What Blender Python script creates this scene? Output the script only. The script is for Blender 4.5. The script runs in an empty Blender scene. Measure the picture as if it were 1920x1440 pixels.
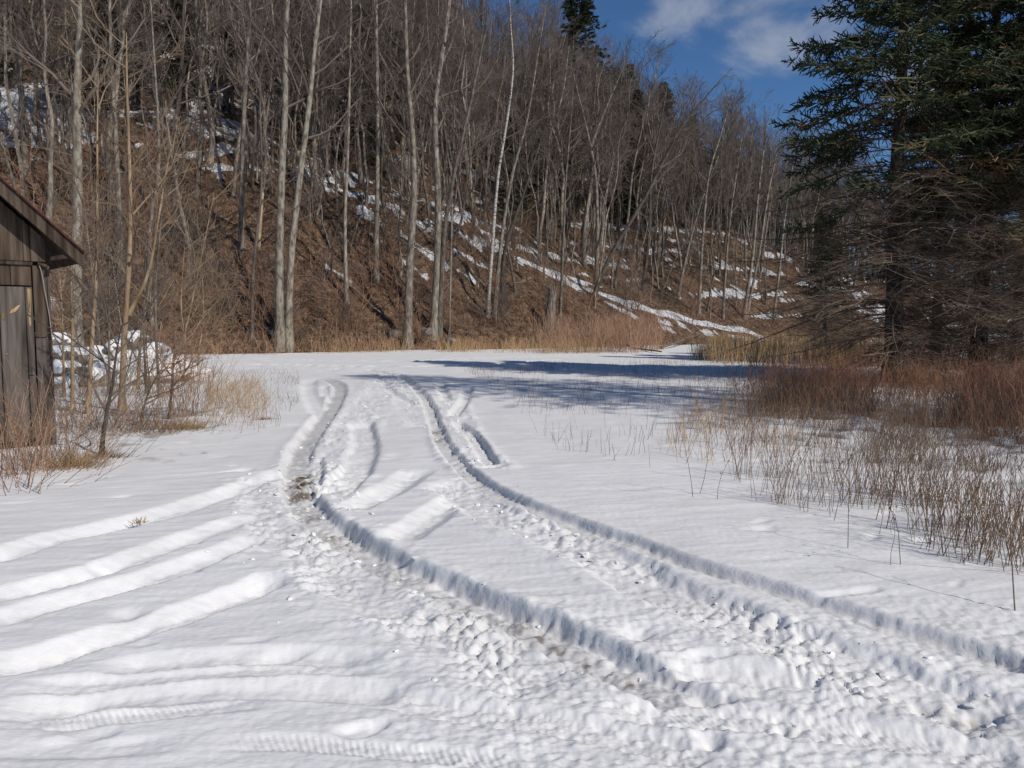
import bpy, math, random
import numpy as np
from mathutils import Vector

# ------------------------------------------------------------------ camera, sky, sun, exposure
scene = bpy.context.scene
col = scene.collection
F = 1440.0                      # focal length in photo pixels (1920 wide)
CAM_H = 1.7
PITCH = math.atan2(110.0, F)    # camera looks slightly down
cam_d = bpy.data.cameras.new('camera')
cam_d.sensor_width = 36.0
cam_d.lens = 36.0 * F / 1920.0
cam_d.clip_start = 0.05
cam_d.clip_end = 6000.0
cam = bpy.data.objects.new('camera', cam_d)
col.objects.link(cam)
cam.location = (0, 0, CAM_H)
cam.rotation_euler = (math.pi / 2 - PITCH, 0, 0)
scene.camera = cam

SUN_TO = Vector((0.77, -0.64, 0)).normalized()   # horizontal direction towards the sun
SUN_EL = math.radians(39.0)
sun_d = bpy.data.lights.new('sun', 'SUN')
sun_d.energy = 3.8
sun_d.angle = math.radians(0.55)
sun_d.color = (1.0, 0.94, 0.86)
sun = bpy.data.objects.new('sun', sun_d)
col.objects.link(sun)
to_sun = Vector((SUN_TO.x * math.cos(SUN_EL), SUN_TO.y * math.cos(SUN_EL), math.sin(SUN_EL)))
sun.rotation_euler = to_sun.to_track_quat('Z', 'Y').to_euler()
sun.location = to_sun * 60

world = bpy.data.worlds.new('World')
scene.world = world
world.use_nodes = True
nt = world.node_tree
nt.nodes.clear()
def N(tree, kind, **kw):
    n = tree.nodes.new(kind)
    for k, v in kw.items():
        if k.startswith('i_'):
            n.inputs[k[2:].replace('_', ' ')].default_value = v
        else:
            setattr(n, k, v)
    return n
sky = N(nt, 'ShaderNodeTexSky', sky_type='NISHITA', sun_disc=False)
sky.sun_elevation = SUN_EL
sky.sun_rotation = math.atan2(SUN_TO.x, SUN_TO.y)
sky.altitude = 1500
sky.air_density = 0.8
sky.dust_density = 0.15
sky.ozone_density = 3.5
hsv = N(nt, 'ShaderNodeHueSaturation')
hsv.inputs['Saturation'].default_value = 1.14
hsv.inputs['Value'].default_value = 1.15
nt.links.new(sky.outputs[0], hsv.inputs['Color'])
tc = N(nt, 'ShaderNodeTexCoord')
mp = N(nt, 'ShaderNodeMapping')
mp.inputs['Scale'].default_value = (1.0, 1.0, 1.7)
nt.links.new(tc.outputs['Generated'], mp.inputs['Vector'])
cn = N(nt, 'ShaderNodeTexNoise')
cn.inputs['Scale'].default_value = 7.0
cn.inputs['Detail'].default_value = 5.0
cn.inputs['Roughness'].default_value = 0.6
cn.inputs['Distortion'].default_value = 0.35
nt.links.new(mp.outputs[0], cn.inputs['Vector'])
def px_dir(x, y):
    cx, cy = (x - 960) / F, -(y - 720) / F
    d = Vector((cx, math.cos(PITCH) + cy * math.sin(PITCH), -math.sin(PITCH) + cy * math.cos(PITCH)))
    return d.normalized()
def cloud_blob(x, y, rad, strength, dep):
    """one soft cloud of the sky around a direction of the sky"""
    d = px_dir(x, y)
    vm = N(nt, 'ShaderNodeVectorMath', operation='SUBTRACT')
    vm.inputs[1].default_value = (d.x, d.y, d.z)
    nrm = N(nt, 'ShaderNodeVectorMath', operation='NORMALIZE')
    nt.links.new(tc.outputs['Generated'], nrm.inputs[0])
    nt.links.new(nrm.outputs[0], vm.inputs[0])
    ms = N(nt, 'ShaderNodeVectorMath', operation='MULTIPLY')
    ms.inputs[1].default_value = (1.0, 1.0, dep)
    nt.links.new(vm.outputs[0], ms.inputs[0])
    ln = N(nt, 'ShaderNodeVectorMath', operation='LENGTH')
    nt.links.new(ms.outputs[0], ln.inputs[0])
    mr = N(nt, 'ShaderNodeMapRange', interpolation_type='SMOOTHSTEP')
    mr.inputs['From Min'].default_value = rad
    mr.inputs['From Max'].default_value = 0.0
    mr.inputs['To Min'].default_value = 0.0
    mr.inputs['To Max'].default_value = strength
    nt.links.new(ln.outputs['Value'], mr.inputs['Value'])
    return mr.outputs[0]
blobs = [cloud_blob(1440, 95, 0.105, 0.42, 1.5), cloud_blob(1300, 20, 0.13, 0.30, 2.2),
         cloud_blob(1560, 60, 0.10, 0.30, 1.6), cloud_blob(1740, 150, 0.15, 0.34, 1.5), cloud_blob(1440, -60, 0.16, 0.25, 1.6)]
acc = blobs[0]
for b in blobs[1:]:
    mx = N(nt, 'ShaderNodeMath', operation='MAXIMUM')
    nt.links.new(acc, mx.inputs[0]); nt.links.new(b, mx.inputs[1])
    acc = mx.outputs[0]
ad = N(nt, 'ShaderNodeMath', operation='ADD')
nt.links.new(acc, ad.inputs[0]); nt.links.new(cn.outputs['Fac'], ad.inputs[1])
cm = N(nt, 'ShaderNodeMapRange', interpolation_type='SMOOTHSTEP')
cm.inputs['From Min'].default_value = 0.66
cm.inputs['From Max'].default_value = 1.02
cm.inputs['To Max'].default_value = 0.62
nt.links.new(ad.outputs[0], cm.inputs['Value'])
mixc = N(nt, 'ShaderNodeMix', data_type='RGBA')
mixc.inputs[7].default_value = (5.2, 5.5, 6.2, 1)
nt.links.new(cm.outputs[0], mixc.inputs[0])
nt.links.new(hsv.outputs[0], mixc.inputs[6])
bg = N(nt, 'ShaderNodeBackground')
bg.inputs['Strength'].default_value = 0.085
nt.links.new(mixc.outputs[2], bg.inputs['Color'])
wo = N(nt, 'ShaderNodeOutputWorld')
nt.links.new(bg.outputs[0], wo.inputs['Surface'])

scene.view_settings.view_transform = 'Standard'
scene.view_settings.look = 'None'
scene.view_settings.gamma = 1.0
scene.view_settings.exposure = 0.0
scene.view_settings.use_curve_mapping = False
scene.cycles.max_bounces = 5
scene.cycles.diffuse_bounces = 3
scene.cycles.transparent_max_bounces = 4

R = np.random.default_rng(7)
TAU = 2 * math.pi

# ------------------------------------------------------------------ helpers: noise, meshes, materials
_perm = np.random.default_rng(3).permutation(4096)
_grad = np.stack([np.cos(np.arange(4096) * 2.399963), np.sin(np.arange(4096) * 2.399963)], -1)
def perlin(x, y, seed=0):
    x = np.asarray(x, float); y = np.asarray(y, float)
    xi = np.floor(x).astype(np.int64); yi = np.floor(y).astype(np.int64)
    xf, yf = x - xi, y - yi
    u = xf * xf * xf * (xf * (xf * 6 - 15) + 10); v = yf * yf * yf * (yf * (yf * 6 - 15) + 10)
    def g(ix, iy, dx, dy):
        h = _perm[(_perm[(ix + seed * 131) & 4095] + iy) & 4095]
        gr = _grad[h]
        return gr[..., 0] * dx + gr[..., 1] * dy
    a = g(xi, yi, xf, yf); b = g(xi + 1, yi, xf - 1, yf)
    c = g(xi, yi + 1, xf, yf - 1); d = g(xi + 1, yi + 1, xf - 1, yf - 1)
    return ((a + (b - a) * u) * (1 - v) + (c + (d - c) * u) * v) * 1.5
def fbm(x, y, o=4, seed=0, gain=0.5):
    s = 0; a = 1.0; f = 1.0
    for k in range(o):
        s = s + a * perlin(x * f, y * f, seed + k); a *= gain; f *= 2.03
    return s
def sstep(a, b, x):
    t = np.clip((x - a) / (b - a), 0, 1)
    return t * t * (3 - 2 * t)

def np_mesh(name, V, quads=None, tris=None, smooth=False, mat_idx=None, attrs=None):
    V = np.asarray(V, np.float32)
    me = bpy.data.meshes.new(name)
    nq = 0 if quads is None else len(quads); nt_ = 0 if tris is None else len(tris)
    me.vertices.add(len(V)); me.vertices.foreach_set('co', V.ravel())
    loops = []
    if nq: loops.append(np.asarray(quads, np.int32).ravel())
    if nt_: loops.append(np.asarray(tris, np.int32).ravel())
    L = np.concatenate(loops)
    me.loops.add(len(L)); me.loops.foreach_set('vertex_index', L)
    me.polygons.add(nq + nt_)
    tot = np.concatenate([np.full(nq, 4, np.int32), np.full(nt_, 3, np.int32)])
    st = np.concatenate([[0], np.cumsum(tot)[:-1]]).astype(np.int32)
    me.polygons.foreach_set('loop_start', st)
    me.polygons.foreach_set('use_smooth', np.full(nq + nt_, smooth, bool))
    if mat_idx is not None: me.polygons.foreach_set('material_index', np.asarray(mat_idx, np.int32))
    for k, a in (attrs or {}).items():
        at = me.attributes.new(k, 'FLOAT', 'POINT'); at.data.foreach_set('value', np.asarray(a, np.float32))
    me.update(calc_edges=True)
    return me

def link(name, me, mat=None, parent=None):
    o = bpy.data.objects.new(name, me)
    if mat is not None:
        for m in (mat if isinstance(mat, (list, tuple)) else [mat]): me.materials.append(m)
    col.objects.link(o)
    if parent is not None: o.parent = parent
    return o
def tag(o, label=None, cat=None, group=None, kind=None):
    if label: o['label'] = label
    if cat: o['category'] = cat
    if group: o['group'] = group
    if kind: o['kind'] = kind
    return o
def empty(name, loc, rz=0.0):
    o = bpy.data.objects.new(name, None); o.empty_display_size = 0.2
    o.location = loc; o.rotation_euler = (0, 0, rz); col.objects.link(o)
    return o

def norm(v): return v / np.maximum(np.linalg.norm(v, axis=-1, keepdims=True), 1e-9)

class Geo:
    """collects tubes, triangles and blobs into one mesh"""
    def __init__(s): s.v = []; s.q = []; s.t = []; s.n = 0
    def add(s, V, q=None, t=None):
        V = np.asarray(V, float).reshape(-1, 3)
        if q is not None and len(q): s.q.append(np.asarray(q, np.int64).reshape(-1, 4) + s.n)
        if t is not None and len(t): s.t.append(np.asarray(t, np.int64).reshape(-1, 3) + s.n)
        s.v.append(V); s.n += len(V)
    def tubes(s, P, Rr, n=3, cap=False):
        """P [B,K,3] polylines, Rr [B,K] radii"""
        P = np.asarray(P, float); Rr = np.asarray(Rr, float)
        if P.ndim == 2: P = P[None]; Rr = Rr[None]
        B, K, _ = P.shape
        if B == 0: return
        T = np.empty_like(P)
        T[:, 1:-1] = P[:, 2:] - P[:, :-2]; T[:, 0] = P[:, 1] - P[:, 0]; T[:, -1] = P[:, -1] - P[:, -2]
        T = norm(T)
        ov = norm(P[:, -1] - P[:, 0])
        ref = np.where(np.abs(ov[:, 2:3]) > 0.8, np.array([[1.0, 0.13, 0]]), np.array([[0, 0.1, 1.0]]))[:, None, :]
        a = norm(np.cross(T, np.broadcast_to(ref, T.shape))); b = np.cross(T, a)
        ang = np.arange(n) * TAU / n + 0.3
        ring = P[:, :, None, :] + Rr[:, :, None, None] * (a[:, :, None, :] * np.cos(ang)[None, None, :, None] + b[:, :, None, :] * np.sin(ang)[None, None, :, None])
        idx = np.arange(B * K * n).reshape(B, K, n)
        i0 = idx[:, :-1, :]; i1 = idx[:, 1:, :]
        q = np.stack([i0, np.roll(i0, -1, 2), np.roll(i1, -1, 2), i1], -1).reshape(-1, 4)
        t = None
        if cap:
            t = []
            for ends in (idx[:, 0, ::-1], idx[:, -1, :]):
                for k in range(1, n - 1): t.append(np.stack([ends[:, 0], ends[:, k], ends[:, k + 1]], -1))
            t = np.concatenate(t)
        s.add(ring.reshape(-1, 3), q, t)
    def mesh(s, name, smooth=False):
        V = np.concatenate(s.v); q = np.concatenate(s.q) if s.q else None; t = np.concatenate(s.t) if s.t else None
        return np_mesh(name, V, q, t, smooth)

def grow(rng, P, Rr, n, vmin, vmax, lf, ang, K, up, jit, rf, rmin=0.004, lvar=0.35, lmin=0.0, flat=False):
    """children of the branches P [B,K0,3]: n per branch"""
    B, K0, _ = P.shape
    if np.isscalar(vmin): vmin = np.full(B, vmin)
    v = vmin[:, None] + (vmax - vmin[:, None]) * (np.arange(n)[None, :] + rng.uniform(0, 1, (B, n))) / n
    f = v * (K0 - 1); i0 = np.clip(np.floor(f).astype(int), 0, K0 - 2); fr = f - i0
    bi = np.arange(B)[:, None]
    p0 = P[bi, i0] * (1 - fr)[..., None] + P[bi, i0 + 1] * fr[..., None]
    r0 = Rr[bi, i0] * (1 - fr) + Rr[bi, i0 + 1] * fr
    d = norm(P[bi, i0 + 1] - P[bi, i0])
    L = np.linalg.norm(np.diff(P, axis=1), axis=2).sum(1)[:, None] * lf * (1.15 - 0.75 * v) * rng.uniform(1 - lvar, 1 + lvar, (B, n)) + lmin
    if flat:
        side = np.where((np.arange(n) % 2 == 0)[None, :], 1.0, -1.0)
        hz = norm(np.cross(d, np.array([0, 0, 1.0])))
        perp = norm(hz * side[..., None] + rng.normal(0, 0.22, (B, n, 3)))
    else:
        rv = rng.normal(0, 1, (B, n, 3)); perp = norm(rv - d * (rv * d).sum(-1, keepdims=True))
    a = ang * rng.uniform(0.7, 1.3, (B, n))[..., None]
    d0 = norm(d * np.cos(a) + perp * np.sin(a))
    d0 = d0.reshape(-1, 3); p = p0.reshape(-1, 3); L = L.reshape(-1); M = len(p)
    C = np.empty((M, K, 3)); C[:, 0] = p
    for k in range(1, K):
        C[:, k] = C[:, k - 1] + d0 * (L / (K - 1))[:, None]
        d0 = norm(d0 + np.array([0, 0, up]) + rng.normal(0, jit, (M, 3)))
    rr0 = np.maximum(r0.reshape(-1) * rf, rmin)
    RR = rr0[:, None] * np.linspace(1, 0.35, K)[None, :]
    return C, np.maximum(RR, rmin * 0.6)

def mat(name, color, rough=0.9, spec=0.2):
    m = bpy.data.materials.new(name); m.use_nodes = True
    b = m.node_tree.nodes['Principled BSDF']
    b.inputs['Base Color'].default_value = (*color, 1); b.inputs['Roughness'].default_value = rough
    b.inputs['Specular IOR Level'].default_value = spec
    return m, m.node_tree, b
def ramp(t, stops):
    r = t.nodes.new('ShaderNodeValToRGB'); e = r.color_ramp.elements
    while len(e) < len(stops): e.new(0.5)
    for k, (p, c) in enumerate(stops): e[k].position = p; e[k].color = (*c, 1)
    return r
def noisy(name, stops, scale=3.0, stretch=(1, 1, 1), detail=5, rough=0.9, bump=0.0, bscale=None, per_object=0.0, spec=0.15, coord='Object', rng_island=False):
    m, t, b = mat(name, stops[0][1], rough, spec)
    c = N(t, 'ShaderNodeTexCoord'); mp = N(t, 'ShaderNodeMapping'); mp.inputs['Scale'].default_value = stretch
    t.links.new(c.outputs[coord], mp.inputs[0])
    n = N(t, 'ShaderNodeTexNoise'); n.inputs['Scale'].default_value = scale; n.inputs['Detail'].default_value = detail
    t.links.new(mp.outputs[0], n.inputs['Vector'])
    r = ramp(t, stops); src = n.outputs['Fac']
    if rng_island:
        g = N(t, 'ShaderNodeNewGeometry')
        a = N(t, 'ShaderNodeMath', operation='MULTIPLY_ADD'); a.inputs[1].default_value = 0.55; 
        s2 = N(t, 'ShaderNodeMath', operation='MULTIPLY'); s2.inputs[1].default_value = 0.45
        t.links.new(n.outputs['Fac'], s2.inputs[0])
        t.links.new(g.outputs['Random Per Island'], a.inputs[0]); t.links.new(s2.outputs[0], a.inputs[2]); src = a.outputs[0]
    t.links.new(src, r.inputs[0])
    out = r.outputs[0]
    if per_object:
        oi = N(t, 'ShaderNodeObjectInfo'); h = N(t, 'ShaderNodeHueSaturation')
        mr = N(t, 'ShaderNodeMapRange'); mr.inputs['To Min'].default_value = 1 - per_object; mr.inputs['To Max'].default_value = 1 + per_object
        t.links.new(oi.outputs['Random'], mr.inputs['Value']); t.links.new(mr.outputs[0], h.inputs['Value']); t.links.new(out, h.inputs['Color'])
        out = h.outputs[0]
    t.links.new(out, b.inputs['Base Color'])
    if bump:
        bn = N(t, 'ShaderNodeBump'); bn.inputs['Strength'].default_value = bump; bn.inputs['Distance'].default_value = 0.03
        n2 = N(t, 'ShaderNodeTexNoise'); n2.inputs['Scale'].default_value = bscale or scale * 3; n2.inputs['Detail'].default_value = 4
        t.links.new(mp.outputs[0], n2.inputs['Vector']); t.links.new(n2.outputs['Fac'], bn.inputs['Height']); t.links.new(bn.outputs[0], b.inputs['Normal'])
    return m

M_bark = noisy('grey_bark', [(0.3, (0.075, 0.06, 0.047)), (0.5, (0.175, 0.147, 0.117)), (0.72, (0.33, 0.29, 0.235))], 7, (1, 1, 0.3), bump=0.9, per_object=0.35)
M_pale = noisy('pale_bark', [(0.30, (0.085, 0.07, 0.052)), (0.45, (0.19, 0.16, 0.125)), (0.60, (0.30, 0.27, 0.215)), (0.74, (0.24, 0.24, 0.14))], 6, (1, 1, 0.35), bump=1.0, per_object=0.1)
M_dark = noisy('dark_bark', [(0.3, (0.045, 0.037, 0.03)), (0.7, (0.13, 0.11, 0.09))], 5, (1, 1, 0.3), bump=0.4, per_object=0.3)
M_birch = noisy('birch_bark', [(0.34, (0.09, 0.075, 0.065)), (0.50, (0.42, 0.385, 0.335)), (0.8, (0.58, 0.54, 0.48))], 4, (1, 1, 2.5), bump=0.2)
M_tan = noisy('tan_bark', [(0.3, (0.14, 0.09, 0.055)), (0.52, (0.29, 0.21, 0.13)), (0.75, (0.42, 0.34, 0.24))], 7, (1, 1, 0.3), bump=0.3, per_object=0.1)
M_twig = noisy('twig', [(0.3, (0.07, 0.053, 0.044)), (0.7, (0.185, 0.148, 0.122))], 0.6, per_object=0.22)
M_twigred = noisy('red_twig', [(0.2, (0.11, 0.058, 0.038)), (0.5, (0.26, 0.15, 0.095)), (0.85, (0.46, 0.32, 0.215))], 0.9, per_object=0.15, rng_island=True)
M_twigtan = noisy('tan_twig', [(0.3, (0.13, 0.085, 0.055)), (0.7, (0.28, 0.205, 0.135))], 1.2, per_object=0.1, rng_island=True)
M_straw = noisy('straw', [(0.15, (0.17, 0.095, 0.048)), (0.5, (0.33, 0.215, 0.11)), (0.9, (0.50, 0.38, 0.22))], 1.4, rng_island=True)
M_weedred = noisy('weed_red', [(0.15, (0.09, 0.045, 0.03)), (0.5, (0.25, 0.115, 0.068)), (0.85, (0.38, 0.22, 0.135))], 0.8, rng_island=True)
M_weedtan = noisy('weed_brown', [(0.15, (0.085, 0.06, 0.042)), (0.55, (0.15, 0.095, 0.065)), (0.95, (0.30, 0.21, 0.125))], 0.8, rng_island=True)
M_needle = noisy('spruce_needle', [(0.25, (0.022, 0.032, 0.016)), (0.55, (0.042, 0.056, 0.026)), (0.8, (0.085, 0.085, 0.038))], 0.9, rng_island=True, rough=0.7)
M_needlebrown = noisy('dead_needle', [(0.3, (0.10, 0.06, 0.03)), (0.7, (0.17, 0.11, 0.055))], 0.9, rng_island=True)
M_sbranch = noisy('spruce_branch', [(0.2, (0.06, 0.043, 0.033)), (0.55, (0.14, 0.10, 0.073)), (0.85, (0.30, 0.24, 0.18))], 1.1, rng_island=True)
M_strunk = noisy('spruce_trunk', [(0.3, (0.022, 0.018, 0.015)), (0.6, (0.06, 0.048, 0.038)), (0.8, (0.12, 0.11, 0.085))], 6, (1, 1, 0.4), bump=0.8)
M_rock = noisy('rock', [(0.25, (0.07, 0.055, 0.045)), (0.5, (0.17, 0.14, 0.115)), (0.8, (0.30, 0.27, 0.23))], 3.5, bump=0.7, per_object=0.25)
M_log = noisy('log_bark', [(0.3, (0.07, 0.055, 0.04)), (0.7, (0.26, 0.21, 0.15))], 4, (1, 1, 1), bump=0.4, per_object=0.2)
M_snag = noisy('bare_wood', [(0.3, (0.27, 0.20, 0.12)), (0.7, (0.50, 0.40, 0.26))], 5, (1, 1, 0.2), bump=0.3)
def plank_mat(name, lo, mid, hi):
    return noisy(name, [(0.28, lo), (0.5, mid), (0.76, hi)], 9, (1.4, 1.4, 0.10), detail=8, bump=0.9, bscale=26, per_object=0.22)
M_plank = plank_mat('weathered_plank', (0.018, 0.012, 0.009), (0.066, 0.047, 0.034), (0.145, 0.112, 0.086))
M_plankgrey = plank_mat('grey_plank', (0.03, 0.023, 0.019), (0.095, 0.078, 0.066), (0.19, 0.165, 0.145))
M_newwood = noisy('fresh_wood', [(0.32, (0.12, 0.07, 0.035)), (0.5, (0.36, 0.25, 0.13)), (0.75, (0.50, 0.39, 0.25))], 8, (1.5, 1.5, 0.15), bump=0.4)
M_orange = noisy('orange_wood', [(0.3, (0.30, 0.10, 0.03)), (0.7, (0.44, 0.2, 0.07))], 8, (0.2, 1, 1), bump=0.3)
M_roof = noisy('red_roofing', [(0.3, (0.04, 0.018, 0.014)), (0.7, (0.11, 0.045, 0.034))], 9, bump=0.9)
M_hole = noisy('dark_gap', [(0.3, (0.01, 0.009, 0.008)), (0.7, (0.02, 0.018, 0.015))], 5)
M_cable = noisy('grey_cable', [(0.3, (0.22, 0.2, 0.18)), (0.7, (0.34, 0.31, 0.28))], 5)

def snow_material(name, field):
    m, t, b = mat(name, (0.80, 0.81, 0.83), 0.62, 0.25)
    c = N(t, 'ShaderNodeTexCoord')
    # fine crust relief
    n1 = N(t, 'ShaderNodeTexNoise'); n1.inputs['Scale'].default_value = 55; n1.inputs['Detail'].default_value = 3
    mp = N(t, 'ShaderNodeMapping'); mp.inputs['Scale'].default_value = (0.45, 1.0, 1.0); mp.inputs['Rotation'].default_value = (0, 0, 0.35)
    t.links.new(c.outputs['Object'], mp.inputs[0]); t.links.new(mp.outputs[0], n1.inputs['Vector'])
    n2 = N(t, 'ShaderNodeTexNoise'); n2.inputs['Scale'].default_value = 7; n2.inputs['Detail'].default_value = 5
    t.links.new(mp.outputs[0], n2.inputs['Vector'])
    ma = N(t, 'ShaderNodeMath', operation='MULTIPLY_ADD'); ma.inputs[1].default_value = 0.22
    t.links.new(n1.outputs['Fac'], ma.inputs[0]); t.links.new(n2.outputs['Fac'], ma.inputs[2])
    bp = N(t, 'ShaderNodeBump'); bp.inputs['Strength'].default_value = 0.42; bp.inputs['Distance'].default_value = 0.03
    t.links.new(ma.outputs[0], bp.inputs['Height']); t.links.new(bp.outputs[0], b.inputs['Normal'])
    # albedo variation: old crust is a little greyer
    n3 = N(t, 'ShaderNodeTexNoise'); n3.inputs['Scale'].default_value = 1.3; n3.inputs['Detail'].default_value = 8; n3.inputs['Roughness'].default_value = 0.65
    t.links.new(c.outputs['Object'], n3.inputs['Vector'])
    r = ramp(t, [(0.3, (0.70, 0.69, 0.67)), (0.65, (0.80, 0.79, 0.77))])
    t.links.new(n3.outputs['Fac'], r.inputs[0])
    last = r.outputs[0]
    for nm, cc, ns in (('slush', [(0.3, (0.36, 0.35, 0.335)), (0.7, (0.60, 0.59, 0.575))], 16), ('soil', [(0.3, (0.07, 0.045, 0.025)), (0.7, (0.21, 0.135, 0.07))], 10)):
        a = N(t, 'ShaderNodeAttribute', attribute_name=nm)
        nn = N(t, 'ShaderNodeTexNoise'); nn.inputs['Scale'].default_value = ns; nn.inputs['Detail'].default_value = 6
        t.links.new(c.outputs['Object'], nn.inputs['Vector'])
        rr = ramp(t, cc); t.links.new(nn.outputs['Fac'], rr.inputs[0])
        mx = N(t, 'ShaderNodeMix', data_type='RGBA')
        t.links.new(a.outputs['Fac'], mx.inputs[0]); t.links.new(last, mx.inputs[6]); t.links.new(rr.outputs[0], mx.inputs[7])
        last = mx.outputs[2]
    t.links.new(last, b.inputs['Base Color'])
    a = N(t, 'ShaderNodeAttribute', attribute_name='slush')
    mr = N(t, 'ShaderNodeMapRange'); mr.inputs['To Min'].default_value = 0.62; mr.inputs['To Max'].default_value = 0.38
    t.links.new(a.outputs['Fac'], mr.inputs['Value']); t.links.new(mr.outputs[0], b.inputs['Roughness'])
    return m
M_snow = snow_material('field_snow', True)
M_snowcap = noisy('snow_cap', [(0.3, (0.73, 0.72, 0.70)), (0.7, (0.80, 0.79, 0.77))], 6, bump=0.4, rough=0.65)

# ------------------------------------------------------------------ camera rays to the ground (used to place things in the world)
def gnd(x, y, z=0.0):
    d = px_dir(x, y); k = (z - CAM_H) / d.z
    return np.array([d.x * k, d.y * k])
def at_depth(x, y, Y):
    """world point on the ray of a photo pixel at the distance Y in front of the camera"""
    d = px_dir(x, y); k = Y / d.y
    return np.array([d.x * k, Y, CAM_H + d.z * k])
def catmull(P, sub=6):
    P = np.asarray(P, float); Q = np.vstack([2 * P[0] - P[1], P, 2 * P[-1] - P[-2]])
    out = []
    for i in range(len(P) - 1):
        p0, p1, p2, p3 = Q[i:i + 4]
        for u in np.linspace(0, 1, sub, endpoint=False):
            out.append(0.5 * ((2 * p1) + (-p0 + p2) * u + (2 * p0 - 5 * p1 + 4 * p2 - p3) * u * u + (-p0 + 3 * p1 - 3 * p2 + p3) * u ** 3))
    out.append(P[-1]); return np.array(out)

# ------------------------------------------------------------------ the snow field with its wheel tracks
# each: photo pixels of the middle line, width m, depth m, berm m, churn m, slush 0..1, wall softness, tread
TR = []
def track(px, w, depth, berm=0.0, churn=0.0, slush=0.0, soft=0.25, tread=0.0, flip=1, fade=0.25, d0=1.0):
    W = np.array([gnd(x, y) for x, y in px])
    TR.append(dict(P=catmull(W, 7), w=w, d=depth, b=berm, c=churn, s=slush, soft=soft, tr=tread, fl=flip, fade=fade, d0=d0))
# main left rut
track([(586, 709), (612, 713), (634, 724), (634, 742), (615, 772), (588, 804), (565, 840), (558, 880), (563, 920), (590, 962), (632, 995), (684, 1026), (760, 1066), (842, 1103), (930, 1142), (1000, 1172), (1090, 1214), (1200, 1264), (1300, 1312), (1400, 1360)],
      0.38, 0.125, 0.015, 0.0, 0.66, 0.30, d0=0.5, fade=0.9)
# main right rut
track([(690, 694), (742, 706), (778, 728), (804, 760), (819, 800), (836, 838), (866, 873), (905, 905), (965, 935), (1020, 958), (1100, 988), (1175, 1012), (1275, 1050), (1355, 1074), (1432, 1097), (1510, 1122), (1590, 1146), (1670, 1173), (1750, 1195), (1830, 1218), (1960, 1256)],
      0.26, 0.082, 0.004, 0.0, 0.4, 0.34, d0=0.95)
# churned bands beside the ruts
track([(800, 905), (858, 915), (912, 950), (990, 981), (1068, 1012), (1146, 1051), (1223, 1096), (1319, 1135), (1397, 1168), (1474, 1196), (1552, 1226), (1630, 1256), (1708, 1287), (1785, 1315), (1930, 1370)],
      0.55, 0.06, 0.01, 0.055, 0.10, 0.35)
track([(520, 885), (522, 930), (545, 975), (590, 1022), (659, 1060), (737, 1113), (815, 1148), (893, 1178), (960, 1206), (1030, 1250), (1100, 1290)],
      0.80, 0.035, 0.01, 0.068, 0.12, 0.5)
track([(838, 740), (850, 790), (862, 830), (890, 865), (915, 885)], 0.55, 0.01, 0.03, 0.07, 0.0, 0.5)
track([(735, 705), (700, 745), (660, 790), (625, 830), (600, 875), (598, 930), (630, 965)], 0.75, 0.02, 0.02, 0.075, 0.0, 0.5)
track([(600, 700), (660, 690), (720, 700), (745, 730), (775, 765), (800, 800)], 0.8, 0.02, 0.01, 0.06, 0.0, 0.5)
# old soft wheel lines on the near side
track([(-60, 1055), (0, 1040), (97, 1008), (202, 985), (311, 958), (408, 926), (498, 895), (530, 880)], 0.40, 0.075, 0, 0, 0, 0.8)
track([(-60, 1123), (0, 1112), (117, 1085), (233, 1050), (350, 1007), (430, 981), (505, 957)], 0.34, 0.07, 0, 0, 0, 0.8)
track([(-60, 1172), (0, 1158), (78, 1133), (194, 1106), (311, 1071), (408, 1036), (500, 1000)], 0.31, 0.07, 0, 0, 0, 0.8)
track([(-60, 1252), (0, 1243), (78, 1230), (156, 1204), (253, 1177), (350, 1145), (447, 1110), (535, 1074)], 0.33, 0.08, 0, 0, 0, 0.8)
track([(640, 957), (690, 935), (740, 910), (790, 878)], 0.42, 0.08, 0, 0.0, 0, 0.85)
track([(735, 1012), (790, 978), (834, 948), (870, 925)], 0.38, 0.075, 0, 0.0, 0, 0.85)
# small arcs between the ruts
track([(676, 788), (682, 815), (680, 845), (664, 880), (632, 910), (600, 930)], 0.46, 0.085, 0, 0, 0, 0.45)
track([(855, 790), (884, 814), (905, 846), (922, 872)], 0.24, 0.08, 0, 0, 0.1, 0.4)
track([(878, 728), (872, 748), (848, 780)], 0.26, 0.07, 0, 0, 0, 0.4)
track([(826, 722), (838, 752)], 0.26, 0.07, 0, 0.0, 0, 0.4)
track([(717, 714), (733, 735), (778, 760)], 0.24, 0.06, 0, 0.0, 0, 0.4)
track([(580, 712), (582, 738), (604, 776)], 0.5, 0.07, 0, 0, 0, 0.7)
track([(607, 726), (612, 745)], 0.3, 0.06, 0, 0, 0, 0.5)
track([(592, 850), (595, 880), (588, 915)], 0.2, 0.09, 0, 0.02, 0, 0.4)
# far lines at the end of the field
track([(380, 688), (500, 687), (640, 689), (760, 689), (900, 683), (1060, 674)], 0.45, 0.09, 0.03, 0, 0, 0.5)
track([(380, 677), (520, 676), (700, 679), (900, 673), (1100, 666)], 0.6, 0.09, 0.03, 0, 0, 0.5)
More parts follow.
